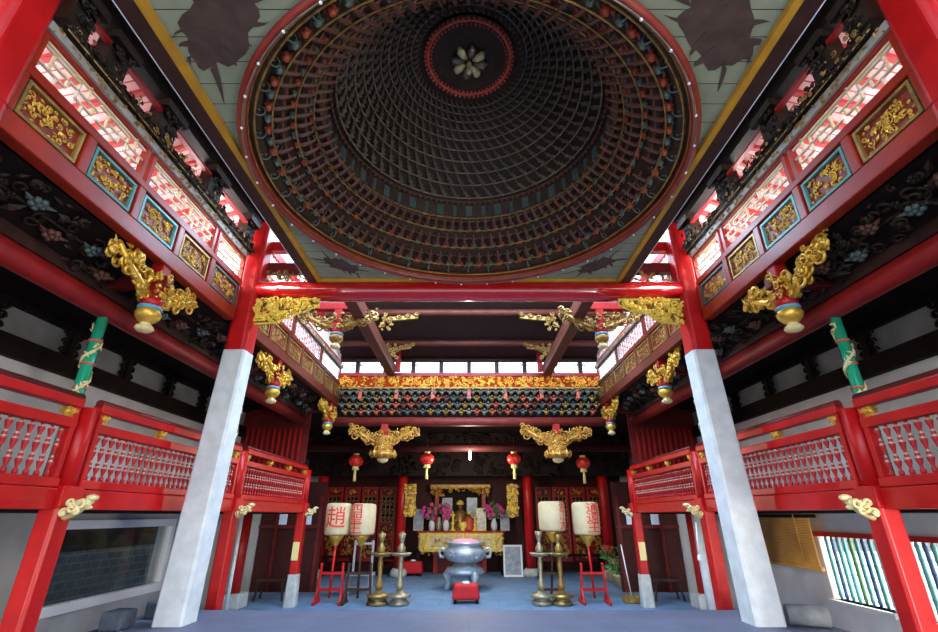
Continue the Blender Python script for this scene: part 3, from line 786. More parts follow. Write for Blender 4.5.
# gallery back wall timbering
for s in(-1,1):
    t=thing('wall_timbering','dark timber rails and scroll brackets over the pale upper wall of the %s gallery'%SIDE[s],'timber frame',(s*5.96,6,E+.3),'gallery wall timbers')
    xa,xb=sorted((s*5.90,s*5.998))
    for z0,z1 in((1.88,2.15),(2.52,2.8)): MB().bb((xa,-.9,E+z0),(xb,12.5,E+z1)).build('rail','wood_dark',t)
    y=1.6; k=0
    while y<12.4:
        MB().bb((xa,y-.05,E+2.15),(xb,y+.05,E+2.52)).build('stud','wood_dark',t)
        fr=frame((s*5.96,y,E+2.14),(0,1,0),(0,0,1),(-s,0,0))
        for q in(-1,1):
            br=MB()
            for z in(.07,.2,.33): br.scroll(fr,q*.11,z,.07,0 if q>0 else PI,1.2,.02,q,10,5)
            br.build('scroll_bracket','wood_dark',t)
        y+=1.24; k+=1
    # slatted screen at the gallery end
    sc=thing('slat_screen','dark red slatted screen closing the far end of the %s gallery'%SIDE[s],'screen',(s*5.1,12.46,E+.2),'gallery end screens')
    mb=MB(); x=4.4
    while x<5.9: mb.bb((min(s*x,s*(x+.05)),12.46,E+1.0),(max(s*x,s*(x+.05)),12.5,E+2.1)); x+=.14
    mb.build('slats','red_old',sc); MB().bb((min(s*4.3,s*5.95),12.44,E+.25),(max(s*4.3,s*5.95),12.51,E+1.0)).build('panel','dark_red',sc)
    MB().bb((min(s*4.3,s*5.95),12.44,E+2.1),(max(s*4.3,s*5.95),12.51,E+2.2)).build('head_rail','dark_red',sc)

# ------------------------------------------------------------------ back of the court: lintel, bracket courses, frieze, roof
YB=12.9
tag(MB().tube([(-3.75,YB,E+2.36),(3.75,YB,E+2.36)],.125,18).build('lintel_beam','lintel_red'),'long dark red beam under the rows of small brackets at the back','beam')
t=thing('bracket_frieze','rows of small painted brackets below a gilded red frieze at the back of the court','bracket frieze',(0,YB,E+2.48))
MB().bb((-3.7,YB+.05,E+2.48),(3.7,YB+.2,E+3.24)).build('backing','wood_dark',t)
br={}
def ybracket():
    a=MB(); a.box((0,-.05,.0),(.045,.16,.045))
    a.lathe([(.02,-.03),(.042,.0),(.056,.04),(.04,.055)],(0,-.12,.0),7); a.lathe([(.012,-.01),(.026,.01),(.03,.03),(.012,.04)],(0,-.13,.085),6)
    for q in(-1,1):
        a.tube([(0,-.11,.01),(q*.035,-.115,.02),(q*.055,-.12,.05)],[.014,.013,.011],5)
        a.lathe([(.012,-.02),(.026,.0),(.034,.025),(.022,.03)],(q*.062,-.125,.055),6)
    a.leaf(frame((0,-.165,.02),(1,0,0),(0,0,1),(0,-1,0)),0,0,.09,.05,1.57,.02); return a
yb=ybracket()
cols=['gold_old','dome_bracket','dome_line','teal_dull','dome_flower']
for row in range(4):
    zz=2.55+.175*row; yy=YB-.02-.045*row
    rest=MB() if row==3 else None
    nn=33
    for k in range(nn+(row%2)):
        x=-3.5+7.0*(k+(0 if row%2 else .5))/nn
        c=cols[(k*2+row*3+k//3)%5]
        if row<3:
            if row==2 and k==33 : pass
            if c not in br: br[c]=yb.build('bracket',c,t,world=False); o=br[c]
            else: o=br[c].copy(); C.objects.link(o)
            o.location=(x,yy-YB,zz-2.48); o.scale=(1.12,1.1,1.12)
        else: rest.add([(p[0]*1.12+x,p[1]*1.1+yy,p[2]*1.12+E+zz) for p in yb.v],yb.f)
    if rest: o=rest.build('top_brackets','dome_line',t); o['kind']='stuff'
for k in range(7):
    x=-3.0+k*1.0
    MB().bb((x-.05,YB-.30,E+2.93),(x+.05,YB-.14,E+3.2)).build('red_block','flower_red',t,.01)
MB().bb((-3.7,YB-.22,E+3.235),(3.7,YB+.2,E+3.275)).build('ledge','gold_old',t)
MB().bb((-3.7,YB-.14,E+3.275),(3.7,YB+.1,E+3.60)).build('frieze_board','orange_red',t)
MB().carve(frame((-3.68,YB-.14,E+3.28),(1,0,0),(0,0,1),(0,-1,0)),7.36,.31,470,17,.08,.015,None,.03).build('gilded_scrolls','gold_frieze',t)
MB().bb((-3.7,YB-.18,E+3.60),(3.7,YB+.15,E+3.70)).build('sill','red_old',t)
# bright slot with bracket silhouettes
t=thing('slot_brackets','row of dark scroll brackets standing in the bright slot under the roof','brackets',(0,YB,E+3.7))
for k in range(9):
    x=-3.2+.8*k
    b=MB(); b.bb((x-.06,YB-.05,E+3.7),(x+.06,YB+.05,E+4.07)); fr=frame((x,YB,E+3.93),(1,0,0),(0,0,1),(0,-1,0))
    for q in(-1,1): b.scroll(fr,q*.12,.04,.06,0 if q>0 else PI,1.1,.016,q,10,5); b.scroll(fr,q*.22,.08,.045,0,1,.012,q,8,5)
    b.build('bracket','wood_brown',t)
tag(MB().bb((-3.75,YB-.12,E+4.07),(3.75,YB+.04,E+4.14)).build('wall_plate','wood_brown'),'dark wall plate above the bright slot at the back','beam')
for j,(y,z) in enumerate(((12.06,4.36),(10.95,4.80))):
    tag(MB().tube([(-3.7,y,E+z-.02),(3.7,y,E+z-.02)],.085,12).build('roof_purlin','beam_brown'),'%s red purlin across the roof beyond the cross beam'%('lower','upper')[j],'beam')
for s in(-1,1):
    tag(MB().bb((s*2.2-.12,7.15,E+3.62),(s*2.2+.12,YB-.19,E+3.92)).build('roof_beam','beam_brown',bev=.02),'heavy brown roof beam running back from the cross beam, %s one'%SIDE[s],'beam','heavy roof beams')
    # bracket clusters under purlins
    t=thing('bracket_cluster','gilded bracket cluster stepping inward from the %s roof beam'%SIDE[s],'brackets',(s*2.0,12,E+3.6),'gilded bracket clusters')
    MB().bb((s*2.0-.07,YB-.35,E+3.7),(s*2.0+.07,YB-.2,E+4.3)).build('post','red_old',t,.01)
    for (y,z,L) in((12.06,4.20,.62),(10.95,4.62,.9)):
        a=MB(); 
        for st in range(4):
            x0=s*(2.15-L*st/4); a.ball((x0-s*.12,y-.05,E+z-.02+.03*st),.05,7,5,(1.7,1,.8)); a.scroll(frame((x0-s*.1,y-.1,E+z-.06+.04*st),(-s,0,0),(0,0,1),(0,-1,0)),.05,.0,.07,0,1.1,.018,1,10,5)
        a.bar((s*2.2,y,E+z-.05),(s*(2.2-L),y,E+z+.04),.08,.10); a.carve(frame((s*2.25,y-.06,E+z-.35),(-s,0,0),(0,0,1),(0,-1,0)),.35,.45,18,int(y*7),.08,.016,None,.05)
        a.build('carved_arm','gold_old',t)
    # hanging gilded lantern-like pendant between beam and windows
    if s<0: dpn=pendant(0,False,'gold_old'); p=dpn; p.location=(s*2.62,8.6,E+3.0); p.rotation_euler=(0,0,PI/2); p['group']='gilded pendants under the rear roof'
    else: p=copy_tree(dpn,(s*2.62,8.6,E+3.0),PI/2)
    tag(p,'gilded pendant hanging between the %s roof beam and lattice windows'%SIDE[s])
    tag(MB().bb((min(s*2.2,s*3.62),8.52,E+3.80),(max(s*2.2,s*3.62),8.68,E+3.95)).build('tie_rail','red_old',bev=.01),'red tie between %s roof beam and clerestory holding a pendant'%SIDE[s],'beam')
    # slanting corner rafters in view above rear windows
    rw=thing('slatted_vent','slanting pale slats above the rear lattice windows on the %s side'%SIDE[s],'vent',(s*3.68,9.5,E+3.95),'slatted vents')
    m=MB()
    y=7.2
    while y<12.8: m.bb((s*3.68-.02,y,E+4.0),(s*3.68+.02,y+.05,E+4.45)); y+=.14
    m.build('slats','lattice_white',rw); MB().bb((s*3.68-.05,7.1,E+3.95),(s*3.68+.05,12.85,E+4.02)).build('sill','red',rw); MB().bb((s*3.68-.05,7.1,E+4.45),(s*3.68+.05,12.85,E+4.62)).build('head','red_old',rw)
# hall beam and big pendants under the lintel
tag(MB().tube([(-5.6,14.8,E+1.92),(5.6,14.8,E+1.92)],.135,16).build('hall_beam','boards_dark'),'dark red beam inside the back hall behind the gold pendants','beam')
bigp=pendant(0,True,'gold_deep')
for s in(-1,1):
    x,_=at(384 if s<0 else 557,445,YB); lab='big gold winged pendant under the back lintel, %s one'%SIDE[s]
    if s<0: bigp.location=(x,YB-.05,E+1.30); bigp.rotation_euler=(0,0,PI/2); bigp['label']=lab; bigp['group']='big gold pendants at the back'; bigp.scale=(1.15,1.2,1.15)
    else: copy_tree(bigp,(x,YB-.05,E+1.30),PI/2,lab)
# ------------------------------------------------------------------ back hall
def hall_col(u,Y,lab):
    x,_=at(u,520,Y); t=thing('hall_column',lab,'column',(x,Y,0),'back hall columns')
    MB().tube([(x,Y,.25),(x,Y,E+2.7)],.17,18).build('shaft','red',t); MB().lathe([(.26,0),(.29,.08),(.28,.17),(.2,.26)],(x,Y,0),18).build('stone_base','stone_old',t)
hall_col(401,18.0,'red hall column between the left doors and the altar'); hall_col(529,18.0,'red hall column between the altar and the right doors')
hall_col(319,17.6,'red hall column at the far left of the back doors'); hall_col(606,17.6,'red hall column at the far right of the back doors')
# door leaves
dn=0
def door(u0,u1,lab):
    global dn
    dn+=1; Y=19.45
    x0,zt=at(u0,487,Y); x1,_=at(u1,487,Y); zb=.35
    t=thing('door_%d'%dn,lab,None,((x0+x1)/2,Y,zb)); t['kind']='structure'
    w=x1-x0; g=.03
    f=MB(); f.bb((x0+g,Y-.04,zb),(x0+g+.09,Y+.04,zt)); f.bb((x1-g-.09,Y-.04,zb),(x1-g,Y+.04,zt))
    zs=[zb,zb+.12,zb+.85,zb+.95,zb+1.25,zb+1.35,zt-.36,zt-.28,zt-.08,zt]
    for a,b in((0,1),(2,3),(4,5),(6,7),(8,9)): f.bb((x0+g+.09,Y-.04,zs[a]),(x1-g-.09,Y+.04,zs[b]))
    f.build('door_frame','red_old',t,.006)
    pn=MB(); 
    for a,b in((1,2),(3,4),(7,8)): pn.bb((x0+g+.09,Y-.01,zs[a]),(x1-g-.09,Y+.02,zs[b]))
    pn.build('door_panel','dark_red',t)
    c=MB()
    for a,b,n in((1,2,26),(3,4,10),(7,8,8)): c.carve(frame((x0+g+.11,Y-.01,zs[a]+.02),(1,0,0),(0,0,1),(0,-1,0)),w-2*g-.22,zs[b]-zs[a]-.04,n,dn*5+a,.09,.016,None,.03)
    c.build('gilded_carving','gold',t)
    l=MB(); a0,a1=x0+g+.09,x1-g-.09; b0,b1=zs[5],zs[6]
    for k in range(4): xx=a0+(a1-a0)*k/3; l.bar((xx,Y,b0),(xx,Y,b1),.025,.025)
    for k in range(7): zz=b0+(b1-b0)*k/6; l.bar((a0,Y,zz),(a1,Y,zz),.022,.022)
    for k in range(3):
        for j in range(0,6,2): l.bar((a0+(a1-a0)*k/3,Y,b0+(b1-b0)*j/6),(a0+(a1-a0)*(k+1)/3,Y,b0+(b1-b0)*(j+1)/6),.018,.018)
    l.build('lattice','gold_old',t)
    MB().bb((a0,Y+.03,b0),(a1,Y+.05,b1)).build('lattice_backing','wood_dark',t)
us=[327,345,362,380,398]
for a,b in zip(us[:-1],us[1:]): door(a,b,'red lattice door leaf')
us=[534,551,568,585,602]
for a,b in zip(us[:-1],us[1:]): door(a,b,'red lattice door leaf')
# gold couplet panels
for i,(u,lab) in enumerate(((411,'gold carved hanging panel left of the altar shrine'),(512,'gold carved hanging panel right of the altar shrine'))):
    Y=17.85; x,zt=at(u,484,Y); _,zb=at(u,517,Y)
    t=thing('hanging_couplet',lab,'panel',(x,Y,zb),'gold couplet panels')
    MB().bb((x-.2,Y-.03,zb),(x+.2,Y+.03,zt)).build('board','gold_old',t,.02)
    MB().carve(frame((x-.2,Y-.03,zb),(1,0,0),(0,0,1),(0,-1,0)),.4,zt-zb,70,40+i,.08,.018,None,.02).build('carving','gold_bright',t)
# shrine niche
Y=19.25; x0,zt=at(437,488,Y); x1,_=at(484,488,Y); zb=1.25
t=thing('altar_shrine','dark altar shrine with gilded top rail behind the gold altar table','shrine',((x0+x1)/2,Y,0))
f=MB(); f.bb((x0-.05,Y-.3,0),(x0+.1,Y+.3,zt)); f.bb((x1-.1,Y-.3,0),(x1+.05,Y+.3,zt)); f.build('side_post','red_old',t,.01)
MB().bb((x0+.1,Y+.2,0),(x1-.1,Y+.3,zt)).build('back_panel','wood_dark',t); MB().bb((x0+.1,Y-.3,0),(x1-.1,Y+.2,zb)).build('plinth','dark_red',t)
MB().bb((x0-.25,Y-.36,zt-.02),(x1+.25,Y+.3,zt+.12)).build('roof_rail','gold_old',t,.02)
fr=frame((x0-.2,Y-.36,zt-.30),(1,0,0),(0,0,1),(0,-1,0)); W_=x1-x0+.4
for h_ in(0,1):
    c=MB(); c.carve((fr[0]+fr[1]*(W_/2*h_),)+fr[1:],W_/2,.3,34,3+h_,.09,.018,lambda a,b:(a<.44 if h_==0 else a>.56) or b>.6,.03).tube([fr[0]+V(W_/2*h_,0,.27),fr[0]+V(W_/2*(h_+1),0,.27)],.02,6); c.build('gilded_corner','gold',t)
# two painted glass side panes
for s,u in((-1,447),(1,472)):
    x,_=at(u,510,Y); MB().bb((x-.2,Y+.1,zb),(x+.2,Y+.13,zt-.35)).build('painted_pane','screen_paper',t)
# deity figure seated in the niche (small gilded statue)
def statue(u,Y,zb,h,lab,robe='gold',name='deity_statue'):
    x,_=at(u,520,Y); t=thing(name,lab,'statue',(x,Y,zb))
    mb=MB(); mb.lathe([(.30*h,0),(.34*h,.08*h),(.27*h,.25*h),(.22*h,.45*h),(.24*h,.62*h),(.12*h,.72*h),(.07*h,.76*h)],(x,Y,zb),14)
    for s in(-1,1): mb.tube([(x+s*.2*h,Y,zb+.62*h),(x+s*.27*h,Y-.08*h,zb+.45*h),(x+s*.08*h,Y-.25*h,zb+.38*h)],[.08*h,.085*h,.06*h],8)
    mb.build('robe',robe,t); MB().ball((x,Y-.01,zb+.84*h),.105*h,10,8,(.9,.95,1.15)).build('head','skin_dark',t)
    hb=MB(); hb.lathe([(.11*h,0),(.13*h,.05*h),(.09*h,.12*h),(.0,.16*h)],(x,Y,zb+.9*h),10); hb.build('crown','gold_bright',t)
statue(460,19.2,1.25,1.15,'dark gilded deity figure seated inside the altar shrine','gold_old')
# altar table
Y=18.3; x0,zt=at(417,531,Y); x1,_=at(505,531,Y); _,z1=at(460,552,Y)
t=thing('altar_table','long altar table with gold front panel and dark curved legs','table',((x0+x1)/2,Y+.4,0))
MB().bb((x0,Y,zt-.06),(x1,Y+.6,zt)).build('tabletop','red_old',t,.015)
MB().bb((x0+.1,Y+.03,z1),(x1-.1,Y+.1,zt-.06)).build('front_panel','pale_gold',t)
fm=MB(); d=.07
for a,b in(((x0+.4,z1+.1),(x1-.4,z1+.1)),((x0+.4,zt-.13),(x1-.4,zt-.13)),((x0+.4,z1+.1),(x0+.4,zt-.13)),((x1-.4,z1+.1),(x1-.4,zt-.13))): fm.bar((a[0],Y+.02,a[1]),(b[0],Y+.02,b[1]),.04,.04)
fm.build('panel_frame','gold_bright',t)
fr=frame((x0+.05,Y+.03,z1),(1,0,0),(0,0,1),(0,-1,0))
MB().carve(fr,x1-x0-.1,zt-z1-.06,120,8,.07,.014,lambda a,b:a<.11 or a>.89 or b<.1 or b>.92,.03).tube([fr[0]+fr[1]*a+fr[2]*b for a,b in((.02,.02),(x1-x0-.12,.02),(x1-x0-.12,zt-z1-.08),(.02,zt-z1-.08))],.02,6,closed=True).build('gilded_border','gold_bright',t)
MB().carve(fr,x1-x0-.1,zt-z1-.06,40,9,.07,.010,lambda a,b:.15<a<.85 and .3<b<.7,.01).tube([fr[0]+fr[1]*.5+fr[2]*(zt-z1)*.28,fr[0]+fr[1]*(x1-x0-.6)+fr[2]*(zt-z1)*.28],.012,6).build('gilded_figures','gold',t)
ap=MB(); ap.carve((fr[0]-V(0,0,.12),)+fr[1:],x1-x0-.1,.14,60,18,.06,.014,None,.02); ap.build('carved_apron','gold_old',t)
for s,xx in((-1,x0+.12),(1,x1-.12)):
    for yy in(Y+.1,Y+.5):
        l=MB(); l.tube([(xx,yy,z1+.02),(xx+s*.09,yy-.02,z1-.12),(xx+s*.02,yy,z1-.34),(xx-s*.02,yy,.2),(xx+s*.06,yy-.02,.06),(xx+s*.03,yy,0)],[.12,.13,.09,.07,.10,.07],10); l.build('leg','wood_dark',t)
ZT=zt
# things on the altar table
def vase_flowers(u,w,seed,lab,Y=18.5,cols_=('pink','leaf_green','flower_red')):
    x,_=at(u,520,Y); t=thing('flower_vase',lab,'flowers',(x,Y,ZT),'flower vases on the altar')
    MB().lathe([(.07,0),(.09,.02),(.12,.16),(.10,.28),(.06,.36),(.09,.42)],(x,Y,ZT),14).build('vase','porcelain',t)
    rd=random.Random(seed); 
    for c,n,r in((cols_[0],26,.07),(cols_[1],26,.07),(cols_[2],6,.05)):
        m=MB()
        for k in range(n):
            a=rd.uniform(0,6.28); q=rd.random()**.6; p=V(x+w*q*math.cos(a),Y+.2*q*math.sin(a)-.05,ZT+.66+.26*rd.uniform(-1,1)*(1.2-q*.6))
            fr=frame(p,(1,0,0),(0,0,1),(0,-1,0))
            if c=='leaf_green': m.leaf(fr,0,0,.2,.09,rd.uniform(0,6.3),.03)
            else: m.blossom(fr,0,0,r,.02)
        m.build('blossoms' if c!='leaf_green' else 'leaves',c,t)
    m=MB()
    for k in range(7): a=k*.9; m.tube([(x,Y,ZT+.38),(x+.25*math.cos(a),Y+.1*math.sin(a),ZT+.72)],.008,5)
    m.build('stems','leaf_green',t)
vase_flowers(432,.36,1,'magenta flowers in a white vase on the left of the altar')
vase_flowers(494,.34,2,'pink and orange flowers in a white vase on the right of the altar',cols_=('pink','leaf_green','cloth_orange'))
vase_flowers(446,.13,3,'small pink bouquet left of the gold candlesticks on the altar',18.46)
def altar_item(u,vb,vt,hw,name,lab,prof,m,cat,n=12,Y=18.42):
    x,z=at(u,vt,Y); h=z-ZT; o=MB().lathe([(r*hw,q*h) for r,q in prof],(0,0,0),n).build(name,m); o.location=(x,Y,ZT); tag(o,lab,cat); return o
CS=[(1,0),(1,.05),(.4,.12),(.3,.3),(.7,.38),(.3,.45),(.35,.7),(.8,.78),(.9,.82),(.25,.84),(.2,1),(0,1)]
altar_item(453,533,511,.11,'altar_candlestick','gold candlestick on the altar, the one left of the red figure',CS,'gold_bright','candlestick')
altar_item(475,533,514,.11,'altar_candlestick','gold candlestick on the altar, the one right of the red figure',CS,'gold_bright','candlestick')
altar_item(463,533,522,.16,'altar_censer','small gold incense pot at the middle of the altar table',[(.5,0),(.6,.1),(.4,.2),(1,.5),(1,.75),(.8,.85),(.95,1),(.6,1)],'gold_bright','incense pot')
statue(469,18.66,ZT,.62,'small red robed figure with gold crown on the altar table','flower_red','altar_figurine')
altar_item(439,533,517,.10,'altar_urn','dark brown urn beside the white vase on the altar',[(.6,0),(.9,.1),(1,.5),(.7,.8),(.5,.9),(.7,1)],'bronze','urn')
def frame_pic(u0,u1,vb,vt,Y,name,lab,pic,fcol,base,lean=.1):
    x0,zt=at(u0,vt,Y); x1,_=at(u1,vt,Y)
    h=zt-base; t=thing(name,lab,'framed board',((x0+x1)/2,Y,base))
    fr=frame((x0,Y,base),(1,0,0),(0,lean,1),(0,-1,0)); w=x1-x0; b=.06 if w>.5 else .045
    MB().prism([(0,0),(w,0),(w,h),(0,h)],fr,.02).build('picture',pic,t)
    m=MB(); f2=(fr[0]+fr[3]*.02,)+fr[1:]
    for poly in([(0,0),(w,0),(w,b),(0,b)],[(0,h-b),(w,h-b),(w,h),(0,h)],[(0,b),(b,b),(b,h-b),(0,h-b)],[(w-b,b),(w,b),(w,h-b),(w-b,h-b)]): m.prism(poly,f2,.025)
    m.build('frame',fcol,t); return t
frame_pic(476,486,530,508,18.62,'framed_picture','small pale framed picture on the altar right of the red figure','photo_print','pale_gold',ZT)
frame_pic(414,424,530,509,18.62,'framed_picture','framed picture at the left end of the altar table','screen_paper','grey_paint',ZT)
frame_pic(500,509,530,510,18.62,'framed_picture','framed picture at the right end of the altar table','screen_paper','grey_paint',ZT)
bd=frame_pic(503,522,573,545,18.0,'notice_board','dark notice board in a white frame standing on the floor right of the altar','screen_paper','white_paint',0.0,.12)
lg=MB()
x0,_=at(503,545,18.0); x1,_=at(522,545,18.0)
for xx in(x0+.05,x1-.05): lg.bar((xx,18.16,.8),(xx,18.45,.0),.03,.03)
lg.build('rear_leg','white_paint',bd)
# great censer
Y=14.9; x,_=at(465,560,Y)
t=thing('incense_burner','big grey metal incense burner on legs in front of the altar','incense burner',(x,Y,0))
MB().lathe([(.36,.52),(.58,.59),(.72,.71),(.72,.83),(.60,.92),(.53,.96),(.63,1.01),(.63,1.06),(.55,1.06),(.5,.97)],(x,Y,.16),32).build('bowl','pewter',t)
MB().lathe([(.0,.11),(.25,.10),(.44,.06),(.53,0),(.53,-.03),(0,-.03)],(x,Y,1.20),24).build('ash','ash_pink',t)
MB().lathe([(.56,.10),(.66,.14),(.66,.19),(.58,.25),(.42,.31),(.36,.39)],(x,Y,.30),28).build('waist','pewter',t)
for k in range(3):
    a=-PI/2+PI/3+k*2*PI/3 if False else -PI/2+.6+k*2*PI/3
    cx,cy=math.cos(a),math.sin(a); l=MB()
    l.tube([(x+.46*cx,Y+.46*cy,.50),(x+.60*cx,Y+.60*cy,.37),(x+.54*cx,Y+.54*cy,.20),(x+.60*cx,Y+.60*cy,.06),(x+.60*cx,Y+.60*cy,0)],[.15,.15,.09,.11,.09],9); l.build('leg','pewter',t)
for s in(-1,1):
    h=MB(); h.tube([(x+s*.66,Y,.98),(x+s*.80,Y,1.06),(x+s*.88,Y,.97),(x+s*.85,Y,.84),(x+s*.70,Y,.83)],.045,8); h.build('handle','pewter',t)
bd_=MB(); bd_.carve(frame((x-.5,Y-.67,.84),(1,0,0),(0,0,1),(0,-1,0)),1.0,.16,26,5,.06,.012,lambda a,b:True,.0); bd_.build('relief','pewter',t)
st=MB(); rd=random.Random(3)
for k in range(14):
    a=rd.uniform(0,6.3); q=rd.uniform(0,.35); st.bar((x+q*math.cos(a),Y+q*math.sin(a),1.22),(x+q*1.1*math.cos(a),Y+q*1.1*math.sin(a),1.46),.01,.01)
st.build('incense_sticks','flower_red',t); t.scale=(.84,.84,1.0)
# kneelers
def kneeler(u,Y,lab,w=.68,h=.40,d=.5):
    x,_=at(u,590,Y); t=thing('kneeling_stool',lab,'stool',(x,Y,0),'red kneeling stools')
    b=MB(); b.prism([(-w/2,.08),(w/2,.08),(w/2-.05,h),(-w/2+.05,h)],frame((x,Y-d/2,0),(1,0,0),(0,0,1),(0,1,0)),d); b.build('padded_body','red_cloth',t,.05)
    MB().lathe([(.05,0),(.11,.015),(.09,.05),(.05,.06)],(x,Y-.05,h-.005),12).build('tuft','porcelain',t)
    for sx in(-1,1):
        for sy in(-1,1): MB().bb((x+sx*(w/2-.08)-.03,Y+sy*(d/2-.07)-.03,0),(x+sx*(w/2-.08)+.03,Y+sy*(d/2-.07)+.03,.09)).build('foot','wood_dark',t)
kneeler(466,12.95,'red padded kneeling stool in front of the incense burner')
kneeler(412,18.3,'red padded kneeling stool left of the altar table',.72,.45)
# standing lanterns
def glyphs(txt,size):
    cu=bpy.data.curves.new('glyphs','FONT'); cu.body=txt; cu.size=size; cu.align_x='CENTER'; cu.align_y='CENTER'; cu.extrude=.004; cu.offset=.004*size
    cu.space_line=.85
    o=bpy.data.objects.new('glyphs_tmp',cu); C.objects.link(o)
    dg=bpy.context.evaluated_depsgraph_get(); me=bpy.data.meshes.new_from_object(o.evaluated_get(dg)); bpy.data.objects.remove(o)
    bm=bmesh.new(); bm.from_mesh(me)
    bmesh.ops.triangulate(bm,faces=bm.faces[:])
    for _ in range(2):
        es=[e for e in bm.edges if e.calc_length()>.045]
        if es: bmesh.ops.subdivide_edges(bm,edges=es,cuts=1); bmesh.ops.triangulate(bm,faces=bm.faces[:])
    r=MB(); r.add([v.co.copy() for v in bm.verts],[[v.index for v in f.verts] for f in bm.faces]); bm.free(); return r
def standing_lantern(u,Yf,us,lab,stand,txt,size,ang,zb,zt,R,tx=1.,cap='gold'):
    """u: photo column of the lantern, us: of its stand"""
    xs,_=at(us,590,Yf); xl,_=at(u,520,Yf)
    t=thing('standing_lantern',lab,'lantern',(xs,Yf,0),'paper lanterns on stands')
    w=.30; st=MB()
    for s in(-1,1):
        st.bar((xs+s*w,Yf,.06),(xs+s*w*.86,Yf,.80),.055,.055); st.bar((xs+s*w,Yf-.26,.035),(xs+s*w,Yf+.26,.035),.06,.07)
        st.bar((xs+s*w,Yf-.2,.06),(xs+s*w*.95,Yf,.34),.035,.035); st.bar((xs+s*w,Yf+.2,.06),(xs+s*w*.95,Yf,.34),.035,.035)
        st.ball((xs+s*w*.86,Yf,.83),.04,8,5)
    st.bar((xs-w,Yf,.30),(xs+w,Yf,.30),.06,.06); st.bar((xs-w,Yf,.64),(xs+w,Yf,.64),.06,.06)
    st.build('stand',stand,t,.006)
    MB().tube([(xs,Yf,.12),(xl,Yf,zb-.12)],[.028,.03],10).build('pole',stand,t)
    MB().lathe([(.03,-.26),(.06,-.22),(.10,-.14),(.17,-.06),(.18,0),(.1,.01)],(xl,Yf,zb),16).build('neck',cap,t)
    b=MB(); H=zt-zb; b.lathe([(R*.80,0),(R*.93,.02),(R*.97,.08*H),(R*1.0,.5*H),(R*.98,.90*H),(R*.92,.97*H),(R*.70,H),(R*.66,H-.02)],(xl,Yf,zb),40); bo=b.build('paper_shade','paper',t)
    g=glyphs(txt,size)
    vs=[]
    for p in g.v:
        a=-PI/2+ang+p[0]*tx/R; rr=R*1.005+p[2]; vs.append((xl+rr*math.cos(a),Yf+rr*math.sin(a),zb+H*.5+p[1]))
    m=MB(); m.add(vs,g.f); m.build('lettering','ink_red',bo)
Yl=12.75
def LZ(u,v): return at(u,v,Yl)[1]
standing_lantern(338,Yl,330,'cream lantern with one large red character on a bright red stand, far left','red','趙',.52,.05,LZ(338,535),LZ(338,503),.315)
standing_lantern(363,Yl,358,'cream lantern with a red column of characters on a dark stand, left of the candlesticks','wood_brown','四\n聖\n王',.26,-.45,LZ(363,535),LZ(363,503.5),.315,1.6)
standing_lantern(552,Yl,551,'cream lantern with small red characters on a dark stand behind the right candlesticks','wood_brown','洪\n江\n大',.24,.75,LZ(552,531),LZ(552,501.5),.335)
standing_lantern(586,Yl,594,'cream lantern with red characters on a bright red stand, far right','red','通\n遠\n王',.26,.38,LZ(586,535),LZ(586,502),.335,1.55)
# tall floor candlesticks
def candlestick(u,Y,lab,H,m='brass'):
    x,_=at(u,600,Y); t=thing('floor_candlestick',lab,'candlestick',(x,Y,0),'tall brass candlesticks')
    k=H/1.85
    MB().lathe([(.22,0),(.24,.04),(.21,.09),(.15,.13),(.27,.17),(.28,.21),(.12,.24),(.07,.30)],(x,Y,0),20).build('base',m,t)
    MB().lathe([(.05,.29),(.09,.36),(.10,.43),(.06,.50),(.04,.58),(.055,.72),(.065,.86),(.045,.96),(.08,1.02)],(x,Y,0),16).build('lower_stem','gold_old' if m=='brass' else m,t)
    MB().lathe([(.06,1.0),(.20,1.03),(.25,1.07),(.25,1.09),(.10,1.09)],(x,Y,0),20).build('drip_tray',m,t)
    MB().lathe([(.06,1.085),(.09,1.13),(.10,1.20),(.05,1.27),(.035,1.35),(.042,1.55),(.034,H-.26),(.045,H-.2),(.07,H-.12),(.095,H-.02),(.07,H)],(x,Y,0),16).build('upper_stem',m,t)
Yc=12.6
candlestick(378,Yc,'brass floor candlestick next to the dark lantern stand, left of its pair',LZ(378,533)-.0)
candlestick(399,Yc,'greyer floor candlestick on the left, nearer the red kneeling stool',LZ(399,533),'bronze')
candlestick(542,Yc,'floor candlestick on the right, nearer the white framed board',LZ(542,531),'bronze')
candlestick(562,Yc,'golden floor candlestick on the right, nearer the red lantern stand',LZ(562,533))
# grey bench behind lantern, dark benches at the doors
def bench(u0,u1,Y,h,lab,m,name='bench'):
    x0,_=at(u0,570,Y); x1,_=at(u1,570,Y); t=thing(name,lab,'bench',((x0+x1)/2,Y,0))
    MB().bb((x0,Y-.22,h-.06),(x1,Y+.22,h)).build('seat',m,t,.01)
    for xx in(x0+.07,x1-.07):
        for yy in(Y-.17,Y+.17): MB().bb((xx-.03,yy-.03,0),(xx+.03,yy+.03,h-.06)).build('leg',m,t)
    s=MB(); s.bar((x0+.07,Y-.17,.18),(x1-.07,Y-.17,.18),.03,.05); s.bar((x0+.07,Y+.17,.18),(x1-.07,Y+.17,.18),.03,.05); s.build('stretcher',m,t)
    return t
b_=bench(348,374,14.2,.50,'grey framed bench behind the two left lanterns','grey_paint')
x0,_=at(348,570,14.2); x1,_=at(374,570,14.2)
f=MB()
for xx in(x0+.1,x1-.1): f.bar((xx,14.36,.5),(xx,14.40,1.28),.05,.05)
f.bar((x0+.1,14.39,1.2),(x1-.1,14.39,1.2),.05,.06); f.build('back_frame','grey_paint',b_)
bench(540,603,18.9,.62,'long dark bench in front of the right lattice doors','wood_dark')
bench(322,352,18.3,.62,'dark bench at the left end of the left lattice doors','wood_dark')
